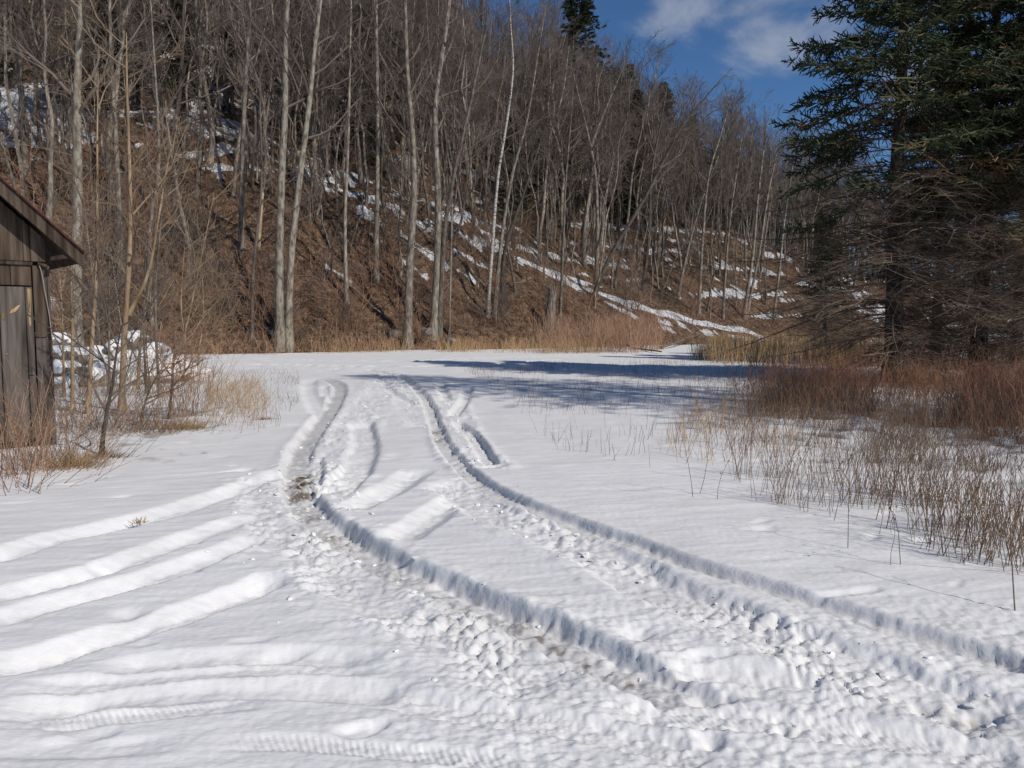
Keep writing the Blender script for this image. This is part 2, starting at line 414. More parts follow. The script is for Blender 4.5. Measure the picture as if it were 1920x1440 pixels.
# near tyre prints
track([(170, 1262), (240, 1246), (311, 1239), (467, 1228), (638, 1231), (720, 1240)], 0.24, 0.045, 0, 0, 0, 0.75, 0.0, 1)
track([(20, 1290), (140, 1280), (311, 1266), (467, 1256), (600, 1250), (720, 1252)], 0.17, 0.03, 0, 0.012, 0, 0.6, 0.010, -1)
track([(-40, 1335), (100, 1318), (220, 1304), (330, 1298), (470, 1288), (620, 1290), (790, 1300)], 0.24, 0.05, 0, 0, 0, 0.75, 0.0, 1)
track([(-40, 1352), (120, 1346), (260, 1336), (400, 1322), (520, 1312)], 0.16, 0.03, 0, 0.012, 0, 0.6, 0.012, 1)
track([(-40, 1405), (60, 1403), (160, 1401), (280, 1396), (340, 1390)], 0.16, 0.014, 0, 0, 0, 0.5, 0.007, -1)
track([(385, 1392), (470, 1388), (560, 1388), (640, 1396), (760, 1408), (880, 1420), (1010, 1432)], 0.14, 0.014, 0, 0, 0, 0.5, 0.007, 1)
# right foreground
track([(1225, 1252), (1330, 1254), (1435, 1262), (1540, 1276), (1660, 1296)], 0.30, 0.075, 0, 0.0, 0, 0.8)
track([(1120, 1330), (1260, 1338), (1400, 1350), (1560, 1366), (1760, 1398), (1960, 1440)], 0.26, 0.045, 0.01, 0.025, 0, 0.5, 0.008, 1)
track([(700, 1300), (860, 1330), (1040, 1358), (1200, 1390), (1380, 1440)], 0.22, 0.03, 0.005, 0.022, 0, 0.5, 0.008, -1)
track([(1300, 1300), (1420, 1316), (1560, 1338), (1700, 1360)], 0.45, 0.02, 0.01, 0.04, 0, 0.5)

def closest(P, x, y, pad):
    """distance, signed side and arclength to the polyline P for the points within pad"""
    n = len(x); best = np.full(n, 1e9); sq = np.zeros(n); sl = np.zeros(n)
    s0 = 0.0
    for a, b in zip(P[:-1], P[1:]):
        L = np.hypot(*(b - a))
        if L < 1e-9: continue
        lo = np.minimum(a, b) - pad; hi = np.maximum(a, b) + pad
        i = np.nonzero((x > lo[0]) & (x < hi[0]) & (y > lo[1]) & (y < hi[1]))[0]
        if len(i):
            u = (b - a) / L; dx = x[i] - a[0]; dy = y[i] - a[1]
            tt = np.clip(dx * u[0] + dy * u[1], 0, L)
            ex = dx - u[0] * tt; ey = dy - u[1] * tt; d = np.hypot(ex, ey)
            w = d < best[i]; j = i[w]
            best[j] = d[w]; sq[j] = (u[0] * dy - u[1] * dx)[w]; sl[j] = s0 + tt[w]
        s0 += L
    return best, sq, sl, s0

def field_base(x, y):
    return 0.10 * fbm(x / 14, y / 14, 2, 5) * sstep(0, 12, y) + 0.010 * fbm(x / 1.7, y / 1.7, 2, 9)

def field_height(x, y, detail=True):
    x = np.asarray(x, float).ravel(); y = np.asarray(y, float).ravel()
    h = field_base(x, y)
    slush = np.zeros_like(h); soil = np.zeros_like(h)
    if not detail: return h, slush, soil
    near = np.hypot(x, y) < 62
    # wind crust: low ripples lying across the sun, and small melt hollows
    c, s_ = math.cos(0.25), math.sin(0.25)
    xr, yr = x * c + y * s_, -x * s_ + y * c
    h += near * (0.0055 * fbm(xr * 1.3, yr * 5.5, 3, 21))
    pits = np.maximum(fbm(xr * 1.5 + 9, yr * 3.3, 2, 33) - 0.62, 0) * np.clip(fbm(x * .25, y * .25, 2, 40) + .55, 0, 1)
    h -= near * 0.12 * np.minimum(pits, 0.25)
    rut = np.zeros_like(h); berm = np.zeros_like(h); ch = np.zeros_like(h); tread = np.zeros_like(h)
    lump = None
    for T in TR:
        hw = T['w'] / 2
        P = T['P']; pad = hw * 2.2 + 0.25
        lo = P.min(0) - pad; hi = P.max(0) + pad
        i = np.nonzero((x > lo[0]) & (x < hi[0]) & (y > lo[1]) & (y < hi[1]))[0]
        if not len(i): continue
        d, sq, sl, Ltot = closest(P, x[i], y[i], pad)
        k = d < pad; i = i[k]; d = d[k]; sq = sq[k]; sl = sl[k]
        X, Y = x[i], y[i]
        wob = 0.10 * fbm(X * 2.0, Y * 2.0, 2, 51) + (0.015 * perlin(X * 13, Y * 13, 57) + 0.022 * perlin(X * 45, Y * 45, 58)) * (1.0 if T['soft'] < 0.5 else 0.3)
        q = d / hw + wob
        fade = sstep(-0.02, T['fade'], sl) * (1 - sstep(Ltot - T['fade'], Ltot + 0.02, sl))
        prof = 1 - sstep(1 - T['soft'], 1 + 0.12, q) if T['soft'] < 0.7 else np.clip((1.06 - q) / T['soft'], 0, 1) ** 0.9
        dep = T['d'] * np.interp(sl / Ltot, [0, 1], [T['d0'], 1.0]) * (1 + 0.30 * fbm(X * 1.1, Y * 1.1, 3, 52))
        rut[i] = np.maximum(rut[i], dep * prof * fade)
        if T['b']:
            bb = np.exp(-((q - 1.35) / 0.28) ** 2) * T['b'] * (0.35 + 0.9 * np.clip(0.5 + fbm(X * 5, Y * 5, 3, 61), 0, 1.4))
            berm[i] = np.maximum(berm[i], bb * fade)
        if T['c']:
            n1 = np.tanh(1.9 * np.abs(perlin(X * 6.0, Y * 6.0, 71))) * 0.75 + 0.5 * np.tanh(1.8 * np.abs(perlin(X * 13 + 3, Y * 13, 72))) + 0.33 * np.abs(perlin(X * 29, Y * 29, 73)) + 0.15 * perlin(X * 55, Y * 55, 75)
            patch = 0.30 + 1.1 * np.clip(0.35 + 1.2 * perlin(X * 1.7, Y * 1.7, 74), 0, 1)
            cc = T['c'] * 0.78 * (n1 - 0.3) * patch * (1 - sstep(0.75, 1.35, q)) * fade
            ch[i] = np.where(np.abs(cc) > np.abs(ch[i]), cc, ch[i])
        if T['tr']:
            lug = np.sin(TAU * (sl / 0.032 + T['fl'] * sq / 0.055 + 0.12 * perlin(X * 6, Y * 6, 59)))
            tread[i] += T['tr'] * 0.30 * np.clip(0.75 + perlin(X * 2.5, Y * 2.5, 60), 0.1, 1.4) * np.clip(lug * 1.8, -1, 1) * (1 - sstep(0.6, 1.0, d / hw)) * fade
        if T['s']:
            e = np.maximum(slush[i], T['s'] * (1 - sstep(0.45, 0.95, q + 0.35 * fbm(X * 5, Y * 5, 3, 81))) * fade)
            slush[i] = e
    h += berm * (rut < 0.03) - rut + ch + tread
    # rough crumbs along rut floors and churn
    h += 0.012 * np.clip(rut / 0.1, 0, 1) * fbm(x * 12, y * 12, 3, 91) * near
    # fine packed chatter in the near wheel-worn corner
    worn = sstep(5.0, 4.2, y) * sstep(-1.2, 0.2, x) 
    h += near * (0.0022 * perlin(x * 21, y * 21, 98) + 0.0016 * perlin(x * 47, y * 47, 99)) * sstep(12, 7, np.hypot(x, y))
    h += worn * 0.009 * fbm(x * 17, y * 26, 3, 95)
    # bare soil showing at the bottom of ruts
    for (px, py, rad, k) in ((563, 897, 0.20, 1.0), (566, 880, 0.16, 1.0), (562, 915, 0.18, 0.9), (1010, 1172, 0.05, .7), (1046, 1192, 0.05, .7), (1098, 1217, 0.045, .7), (975, 1156, 0.05, .7), (1180, 1256, 0.04, .6), (818, 800, 0.22, .55), (822, 815, 0.2, .5), (1838, 1332, 0.05, .9), (1735, 1308, 0.035, .6), (1800, 1325, 0.1, .22), (262, 972, 0.05, .5), (620, 990, .14, .35), (585, 955, .16, .4)):
        g = gnd(px, py); d = np.hypot((x - g[0]) * 1.2, (y - g[1]) * 0.7)
        soil = np.maximum(soil, k * (1 - sstep(rad * 0.3, rad, d + rad * 0.7 * fbm(x * 16, y * 16, 2, 97))))
    for (px, py, rad, dep) in ((1835, 1328, 0.07, 0.07), (1730, 1306, 0.06, 0.05), (1195, 1190, 0.11, 0.05), (1320, 1302, .07, .06), (1360, 1305, .05, .05), (1330, 1390, .06, .05), (240, 1150, .12, .04), (360, 1068, .06, .05), (150, 1310, .13, .03)):
        g = gnd(px, py); d = np.hypot(x - g[0], (y - g[1]) * 0.9); h -= dep * np.exp(-(d / rad) ** 2 * 1.6)
    ed = sstep(1330, 1560, 960 + F * x / np.maximum(y, .1)) * sstep(7.0, 10.5, y) * (1 - sstep(25, 33, y))
    mat_ = fbm(x / .55, y / .55, 4, 136) + .8 * fbm(x / 2.2, y / 2.2, 2, 137)
    m = ed * sstep(0.15, 0.75, mat_)
    soil = np.maximum(soil, .75 * m); h -= .05 * m
    lf = (x < -4.2) & (y > 8) & (y < 20); m = lf * sstep(.25, .8, fbm(x / .5, y / .5, 4, 138) + .5 * fbm(x / 2, y / 2, 2, 139)) * (1 - sstep(430, 520, 960 + F * x / np.maximum(y, .1)) )* sstep(0, 1.2, y - 9.3)
    soil = np.maximum(soil, .6 * m * (y < 17))
    return h, np.clip(slush, 0, 1), np.clip(soil, 0, 1)

def build_field():
    r = [0.3, 0.8, 1.3, 1.8, 2.1, 2.3]
    while r[-1] < 10: r.append(r[-1] * 1.0041)
    while r[-1] < 60: r.append(r[-1] * 1.0085)
    while r[-1] < 1400: r.append(r[-1] * 1.09)
    r = np.array(r)
    az = np.concatenate([np.radians(np.linspace(-180, -41, 22)), np.radians(np.arange(-40.5, 40.51, 0.16)), np.radians(np.linspace(41, 180, 22)[:-1])])
    Rr, A = np.meshgrid(r, az, indexing='ij')
    x = (Rr * np.sin(A)).ravel(); y = (Rr * np.cos(A)).ravel()
    near = (Rr.ravel() < 62) & (np.abs(A.ravel()) < math.radians(43))
    h, sl, so = field_height(x, y, False)
    hd, sd, sod = field_height(x[near], y[near], True)
    h[near] = hd; sl[near] = sd; so[near] = sod
    nr, na = len(r), len(az)
    idx = np.arange(nr * na).reshape(nr, na)
    i0 = idx[:-1]; i1 = idx[1:]
    q = np.stack([i0, np.roll(i0, -1, 1), np.roll(i1, -1, 1), i1], -1).reshape(-1, 4)[:, ::-1]
    V = np.stack([x, y, h], -1)
    V = np.vstack([V, [[0, 0, float(h[:na].mean())]]]); c = len(V) - 1
    t = np.stack([np.full(na, c), np.roll(idx[0], -1), idx[0]], -1)
    me = np_mesh('snow_field', V, q, t, True, attrs=dict(slush=np.append(sl, 0), soil=np.append(so, 0)))
    o = link('snow_field', me, M_snow); o['kind'] = 'structure'
build_field()

# ------------------------------------------------------------------ the wooded hillside
FOOT = catmull([(-240, -30), (-120, 8), (-70, 24), (-40, 36.5), (-18, 46), (-6, 52), (4, 58), (13, 66), (22, 75.5), (31, 83), (46, 93), (66, 112), (95, 145), (150, 205), (260, 330)], 6)
_fs = np.concatenate([[0], np.cumsum(np.hypot(*np.diff(FOOT, axis=0).T))])
_tab = np.array([(-200, 20), (-60, 20), (-29, 19.5), (-15, 18.5), (-5, 14.5), (3, 11), (8, 7.7), (13, 5.6), (16, 4.3), (22, 2.7), (31, 0.4), (36, 0), (300, 0)], float)
def hill(x, y):
    """height, snow 0..1, distance behind the hill's foot"""
    x = np.asarray(x, float).ravel(); y = np.asarray(y, float).ravel()
    d, sq, sl, _ = closest(FOOT, x, y, 400)
    t = np.where(sq > 0, d, -d)
    fx = np.interp(sl, _fs, FOOT[:, 0])
    t = t + 1.1 * fbm(x / 9, y / 9, 2, 101) * sstep(2, 8, np.abs(t))
    zb = np.interp(fx, _tab[:, 0], _tab[:, 1]) * (1 + 0.06 * perlin(x / 11, y / 11, 103))
    m1 = np.interp(fx, [-30, 5, 13, 24, 40], [0.86, 0.86, 0.72, 0.58, 0.6])
    tb = zb / m1
    flat = np.interp(fx, [-60, -20, -5, 10, 31, 40], [5, 4.5, 2.6, 2.2, 1.4, 0.0])
    m2 = np.interp(fx, [-60, -10, 31, 60], [0.62, 0.68, 0.72, 0.60])
    top = np.interp(fx, [-60, -10, 18, 31, 46, 66, 110, 260], [47, 47, 41, 28, 19, 13, 10.5, 10])
    z = m1 * np.minimum(t, tb) + 0.12 * np.clip(t - tb, 0, flat) + m2 * np.maximum(t - tb - flat, 0)
    soft = 7.0
    z = np.where(z > top - soft, top - soft + 2 * soft * (1 - np.exp(-np.maximum(z - top + soft, 0) / (2 * soft))), z)
    rough = (0.45 * fbm(x / 3.5, y / 3.5, 3, 105) + 0.16 * fbm(x / 0.9, y / 0.9, 2, 106)) * np.where((fx > 5) & (fx < 40), .35, 1.0)
    z = z + rough * sstep(0.5, 4, t)
    # snow: the trail bench, its bank, and broken streaks lying along the slope
    on = np.exp(-((t - tb - flat * 0.55) / (0.55 * flat + 0.5)) ** 2)
    st = fbm(sl * 0.07 + 3, t * 0.55, 4, 111) + 0.35 * fbm(x / 1.3, y / 1.3, 2, 112)
    st2 = fbm(sl * 0.5 + t * 0.35, t * 0.7 - sl * .2, 3, 115)
    snow = sstep(-0.30, 0.10, st + 1.15 * on - 0.58)
    bank = sstep(15.5, 19, fx) * (1 - sstep(34, 40, fx)) * (t < tb) * (t > 0)
    snow = np.maximum(snow, 0.55 * bank * sstep(0.0, 0.3, st2))
    snow = snow * np.where((fx > 6) & (fx < 40) & (t < tb + 4), .35, 1.0)
    trail = 0 * sstep(7, 10, fx) * (1 - sstep(33, 38, fx)) * np.exp(-((t - tb - 0.4) / 0.75) ** 2)
    snow = np.maximum(snow, trail * sstep(-0.7, -0.35, st2))
    up = sstep(2, 5, t - tb - flat)
    snow = np.maximum(snow, up * sstep(0.12, 0.36, st - 0.1))
    mid = sstep(0.45, 0.7, t / np.maximum(tb, .5)) * (t < tb) * sstep(-14, -6, fx) * (fx < 14)
    snow = np.maximum(snow, mid * sstep(0.05, 0.3, st2 + 0.5 * st))
    left = (1 - sstep(-33, -24, fx)) * sstep(-2, 1, t - tb + 4) * (1 - sstep(6, 10, t - tb))
    snow = np.maximum(snow, left * sstep(-0.5, -0.15, st2))
    low = (1 - sstep(0.55, 0.9, t / np.maximum(tb, 0.5))) * (fx < 16)
    snow = snow * (1 - 0.93 * low)
    return z, np.clip(snow, 0, 1), t
SNOWLINES = []
_hill0 = hill
def hill(x, y):
    z, snow, t = _hill0(x, y)
    if SNOWLINES:
        x = np.asarray(x, float).ravel(); y = np.asarray(y, float).ravel()
        brk = fbm(x * .45, y * .45, 3, 161) + .4 * fbm(x * 1.7, y * 1.7, 2, 162)
        for P, w, k in SNOWLINES:
            d, sq, sl, L = closest(P, x, y, w * 2.5)
            m = np.clip(1.25 - (d / (w * .62)) ** 1.5, 0, 1) * sstep(-k, -k + .5, brk + .35 * fbm(x * 2.2, y * .7, 2, 163)) * (1.0 if k > 1.2 else .58)
            snow = np.maximum(snow, m)
    return z, snow, t
def hill_z(x, y):
    z, s, t = hill(np.array([x]), np.array([y])); f = field_base(np.array([x]), np.array([y]))
    return float(max(z[0] if t[0] > 0 else -1, f[0]))
def hit(px, py, dmin=3.0, dmax=320.0):
    """where the ray of a photo pixel meets the land"""
    d = px_dir(px, py)
    k = np.geomspace(dmin, dmax, 900)
    x, y, zz = d.x * k, d.y * k, CAM_H + d.z * k
    z, s, t = hill(x, y); f = field_base(x, y)
    g = np.maximum(np.where(t > 0, z, -1), f)
    i = np.nonzero(zz < g)[0]
    i = i[0] if len(i) else len(k) - 1
    return np.array([x[i], y[i], g[i]])

for px, w, k in (
    ([(968, 486), (1040, 520), (1100, 545), (1180, 572), (1280, 597), (1400, 622), (1510, 641)], .95, 3.0),
    ([(1110, 556), (1160, 580), (1210, 605), (1260, 622)], 1.2, .35), ([(1180, 580), (1240, 603), (1330, 626)], 1.3, .25), ([(1270, 605), (1340, 625), (1430, 640)], 1.0, .4),
    ([(600, 338), (650, 360), (705, 385), (760, 410), (810, 432), (880, 452)], 1.1, .45), ([(690, 392), (740, 430), (790, 470), (850, 505), (920, 540)], .9, .35),
    ([(470, 285), (540, 312), (600, 342)], .8, .3), ([(395, 240), (450, 262), (520, 300)], .9, .4), ([(610, 505), (660, 530), (720, 562)], .9, .15), ([(700, 445), (760, 490), (800, 520)], .8, .2), ([(850, 470), (890, 495), (930, 520)], .7, .3),
    ([(-20, 165), (60, 180), (140, 212)], 3.2, 1.3), ([(-20, 212), (60, 232), (135, 252)], 3.0, 1.25), ([(-20, 262), (60, 275)], 1.4, .6), ([(180, 215), (260, 235), (330, 245)], 1.0, .3), ([(90, 560), (120, 600)], .8, .6), ([(480, 590), (510, 625)], .5, .5), ([(880, 560), (930, 590)], .6, .3),
    ([(1010, 350), (1060, 385), (1090, 430)], 1.6, .15), ([(1050, 410), (1110, 450), (1130, 480)], 1.5, .2), ([(1310, 470), (1370, 505), (1450, 550)], 2.0, .35), ([(1340, 520), (1420, 560)], 1.5, .25)):
    SNOWLINES.append((np.array([hit(a, b)[:2] for a, b in px]), w, k))
M_hill, t_, b_ = mat('leaf_litter', (0.12, 0.075, 0.05), 0.95, 0.1)
def _hillmat():
    t, b = t_, b_
    c = N(t, 'ShaderNodeTexCoord')
    n = N(t, 'ShaderNodeTexNoise'); n.inputs['Scale'].default_value = 1.9; n.inputs['Detail'].default_value = 11; n.inputs['Roughness'].default_value = 0.82
    t.links.new(c.outputs['Object'], n.inputs['Vector'])
    r = ramp(t, [(0.36, (0.022, 0.016, 0.012)), (0.45, (0.085, 0.052, 0.034)), (0.54, (0.20, 0.122, 0.076)), (0.64, (0.36, 0.25, 0.165))])
    t.links.new(n.outputs['Fac'], r.inputs[0])
    a = N(t, 'ShaderNodeAttribute', attribute_name='snow')
    n2 = N(t, 'ShaderNodeTexNoise'); n2.inputs['Scale'].default_value = 3.2; n2.inputs['Detail'].default_value = 9; n2.inputs['Roughness'].default_value = 0.78
    t.links.new(c.outputs['Object'], n2.inputs['Vector'])
    ad = N(t, 'ShaderNodeMath', operation='ADD'); t.links.new(a.outputs['Fac'], ad.inputs[0]); t.links.new(n2.outputs['Fac'], ad.inputs[1])
    mr = N(t, 'ShaderNodeMapRange', interpolation_type='SMOOTHSTEP'); mr.inputs['From Min'].default_value = 0.92; mr.inputs['From Max'].default_value = 1.04
    t.links.new(ad.outputs[0], mr.inputs['Value'])
    mx = N(t, 'ShaderNodeMix', data_type='RGBA'); mx.inputs[7].default_value = (0.76, 0.765, 0.78, 1)
    t.links.new(mr.outputs[0], mx.inputs[0]); t.links.new(r.outputs[0], mx.inputs[6]); t.links.new(mx.outputs[2], b.inputs['Base Color'])
    bn = N(t, 'ShaderNodeBump'); bn.inputs['Strength'].default_value = 1.0; bn.inputs['Distance'].default_value = 0.4
    n3 = N(t, 'ShaderNodeTexNoise'); n3.inputs['Scale'].default_value = 7; n3.inputs['Detail'].default_value = 7
    t.links.new(c.outputs['Object'], n3.inputs['Vector']); t.links.new(n3.outputs['Fac'], bn.inputs['Height']); t.links.new(bn.outputs[0], b.inputs['Normal'])
_hillmat()

def build_hill():
    r = [34.0]
    while r[-1] < 110: r.append(r[-1] * 1.0045)
    while r[-1] < 520: r.append(r[-1] * 1.02)
    r = np.array(r)
    az = np.radians(np.concatenate([np.arange(-75, -38, 2.0), np.arange(-38, 38, 0.25), np.arange(38, 66, 2.0)]))
    Rr, A = np.meshgrid(r, az, indexing='ij')
    x = (Rr * np.sin(A)).ravel(); y = (Rr * np.cos(A)).ravel()
    z, s, t = hill(x, y)
    z = np.where(t > 0, z, -0.25 + t * 0.2)
    z = np.where(t > 0, z - 0.12 * np.exp(-t / .5), z)
    nr, na = len(r), len(az)
    idx = np.arange(nr * na).reshape(nr, na)
    q = np.stack([idx[:-1, :-1], idx[:-1, 1:], idx[1:, 1:], idx[1:, :-1]], -1).reshape(-1, 4)[:, ::-1]
    q = q[(t[q] > -2.5).any(1)]
    used = np.unique(q); rem = np.full(nr * na, -1); rem[used] = np.arange(len(used))
    V = np.stack([x, y, z], -1)[used]
    me = np_mesh('hillside', V, rem[q], None, True, attrs=dict(snow=s[used]))
    o = link('hillside', me, M_hill); o['kind'] = 'structure'
build_hill()

# ------------------------------------------------------------------ the old shed at the edge of the field
def build_shed():
    D = 11.4
    c = at_depth(101, 818, 1.0)
    base = gnd(101, 824)
    az = math.atan2(base[0], base[1])
    e = empty('wooden_shed', (base[0], base[1], 0.0), -az + 0.21)     # local x runs along the front, y away from the camera
    tag(e, 'weathered dark plank shed with a plank door and overhanging red edged roof', 'shed')
    Dd = float(np.hypot(*base))
    k = base[1] / F                                             # metres per photo pixel, upright
    def U(px): return (px - 101) * k * math.cos(az) / math.cos(0.21)
    def Z(py): return CAM_H + (610 - py) * k * 1.0
    rngp = np.random.default_rng(11)
    def board(name, poly, y0, y1, m, parent=e, rough=0.006):
        """an upright board: outline in (u, z), front y0, back y1, edges slightly uneven"""
        P = np.array(poly, float); P[:, 0] += rngp.uniform(-rough, rough, len(P)) * 0.5
        n = len(P)
        fr = np.column_stack([P[:, 0], np.full(n, y0) + rngp.uniform(-.004, .004), P[:, 1]])
        ins = fr.copy(); cen = P.mean(0)
        ins[:, 0] += np.sign(cen[0] - P[:, 0]) * 0.006; ins[:, 2] += np.sign(cen[1] - P[:, 1]) * 0.005; ins[:, 1] -= 0.005
        bk = fr.copy(); bk[:, 1] = y1
        V = np.vstack([ins, fr, bk]); f = [list(range(n))]
        for a in range(n):
            b = (a + 1) % n
            f.append([a, a + n, b + n, b]); f.append([a + n, a + 2 * n, b + 2 * n, b + n])
        f.append([2 * n + a for a in reversed(range(n))])
        me = bpy.data.meshes.new(name); me.from_pydata(V.tolist(), [], f); me.update()
        return link(name, me, m, parent)
    slope = 0.95
    def rake(u): return Z(452) + (0 - u) * slope               # underside of the roof at the front wall
    ridge = -2.35
    def rk(u): return rake(u) if u > ridge else rake(2 * ridge - u)
    # dark inside wall behind the boards (the shed's body)
    W = -4.7
    body = board('wall', [(-0.02, -0.1), (-0.02, rk(-0.02) - .02), (ridge, rk(ridge) - 0.02), (W + .02, rk(W) - .02), (W + .02, -0.1)], 0.03, 2.5, M_hole, rough=0)
    zt, zd = Z(497), Z(540)
    # gable boards above the trim
    us = [U(101), U(73), U(60), U(12), U(2), U(-30), U(-62), U(-95), U(-130), U(-165), U(-205), U(-240), U(-280), U(-320), U(-360), U(-400), U(-440), U(-480), U(-520), W]
    for a, b in zip(us[:-1], us[1:]):
        if b - a > -0.03: continue
        g = 0.006
        if a > ridge > b: pts = [(a - g, zt + .03), (a - g, rk(a)), (ridge, rk(ridge)), (b, rk(b)), (b, zt + .03)]
        else: pts = [(a - g, zt + .03), (a - g, rk(a)), (b, rk(b)), (b, zt + .03)]
        board('plank', pts, -0.024 + rngp.uniform(-.006, .006), 0.02, M_plank)
    # header boards between trim and door
    hs = [U(73), U(36), U(2), U(-50), U(-100)]
    for a, b in zip(hs[:-1], hs[1:]):
        board('plank', [(a - .006, zd + .02), (a - .006, zt - .03), (b, zt - .03), (b, zd + .02)], -0.02, 0.02, M_plank)
    # right-hand wall boards down to the snow, one piece above another
    zj = Z(633)
    board('plank', [(U(101), zj + .004), (U(101), zt - .03), (U(75), zt - .03), (U(75), zj + .004)], -0.022, 0.02, M_plank)
    board('plank', [(U(101), -0.1), (U(101), zj - .006), (U(75), zj - .006), (U(75), -0.1)], -0.026, 0.02, M_plankgrey)
    for a, b in ((-100, -150), (-150, -205), (-205, -260), (-260, -315), (-315, -370), (-370, -430), (-430, -485), (-485, -540)):
        board('plank', [(U(a) - .006, -0.1), (U(a) - .006, zt - .03), (max(U(b), W), zt - .03), (max(U(b), W), -0.1)], -0.02, 0.02, M_plank)
    # horizontal trim
    board('trim_board', [(U(75), zt - .028), (U(75), zt + .022), (U(-520), zt + .022), (U(-520), zt - .028)], -0.055, -0.03, M_plank)
    board('board_end', [(U(10), Z(514)), (U(10), Z(502)), (U(-60), Z(502)), (U(-60), Z(514))], -0.07, -0.036, M_orange)['label'] = 'orange brown board end under the trim'
    # corner edge batten
    board('corner_board', [(U(106), -0.1), (U(106), Z(500)), (U(101.5), Z(500)), (U(101.5), -0.1)], -0.03, 0.10, M_plankgrey)
    # door of wide planks
    d = empty('door', (0, 0, 0)); d.parent = e
    ds = [(72, 59.5), (58, 13), (11.5, -22), (-23.5, -60), (-61.5, -97)]
    for i, (a, b) in enumerate(ds):
        if i == 0:
            z1 = Z(702)
            board('door_plank', [(U(a), z1 + .005), (U(a), zd), (U(b), zd), (U(b), z1 + .005)], -0.05, -0.022, M_plankgrey, d)
            board('door_plank', [(U(a), 0.03), (U(a), z1 - .005), (U(b), z1 - .005), (U(b), 0.03)], -0.046, -0.022, M_plankgrey, d)
        else:
            board('door_plank', [(U(a), 0.03 + rngp.uniform(-.02, .02)), (U(a), zd + rngp.uniform(-.01, .01)), (U(b), zd), (U(b), 0.03)], -0.052 + rngp.uniform(-.004, .004), -0.022, M_plankgrey, d)
    # pale splintered wood: strip high in the gable, strip on the door, two knots
    board('splintered_strip', [(U(5), Z(478)), (U(11), Z(470)), (U(12), Z(374)), (U(3), Z(372)), (U(4), Z(430))], -0.047, -0.018, M_newwood)['label'] = 'pale freshly split strip'
    board('splintered_strip', [(U(63), Z(606)), (U(66), Z(612)), (U(70), Z(560)), (U(70), Z(543)), (U(63), Z(543))], -0.060, -0.049, M_newwood, d)['label'] = 'pale split strip at the door edge'
    def knot(px, py, a, b, rot):
        th = np.linspace(0, TAU, 12, endpoint=False); r = 1 + rngp.uniform(-.25, .25, 12)
        x = a * np.cos(th) * r; z = b * np.sin(th) * r
        board('knot', [(U(px) + i * math.cos(rot) - j * math.sin(rot), Z(py) + i * math.sin(rot) + j * math.cos(rot)) for i, j in zip(x, z)], -0.0585, -0.05, M_newwood, d, rough=0)
    knot(40, 581, 0.075, 0.024, 0.75); knot(20, 593, 0.022, 0.05, 0.1); knot(21, 662, 0.014, 0.014, 0)
    # roof: rake board, roof deck and red roofing, eave ends
    ov = 0.42                                                   # eave overhang past the corner
    th = 0.20
    for name, y0, y1, lo, hi, m in (('rake_board', -0.36, -0.315, -0.02, th, M_plank), ('roof_deck', -0.31, 2.7, 0.07, th - .02, M_plank), ('roofing', -0.40, 2.75, th + .003, th + .035, M_roof)):
        for sgn in (1, -1):
            pts = []
            for u, off in ((ov, lo), (ov, hi), (ridge, hi), (ridge, lo)):
                uu = u if sgn > 0 else 2 * ridge - u
                pts.append((uu, rk(min(u, 0) if False else u) + off if u >= ridge else 0))
            pts = [(p[0], rake(u) + off) for p, (u, off) in zip(pts, ((ov, lo), (ov, hi), (ridge, hi), (ridge, lo)))]
            if sgn < 0: pts = pts[::-1]
            board(name, pts, y0, y1, m, rough=0)
    board('eave_lookout', [(0.0, Z(493)), (0.0, Z(486)), (U(135), Z(478)), (U(135), Z(486))], -0.30, -0.24, M_plank)
    # loose cable on the corner
    g = Geo(); pts = catmull(np.array([(U(85), -0.06, Z(496)), (U(90), -0.07, Z(512)), (U(95), -0.075, Z(550)), (U(101), -0.06, Z(590)), (U(105), -0.06, Z(640))]), 5)
    g.tubes(pts, np.full(len(pts), 0.007), 5)
    link('cable', g.mesh('cable', True), M_cable, e)
    board('cable_bracket', [(U(101), Z(504)), (U(101), Z(498)), (U(84), Z(494)), (U(84), Z(499))], -0.08, -0.06, M_plank)
build_shed()

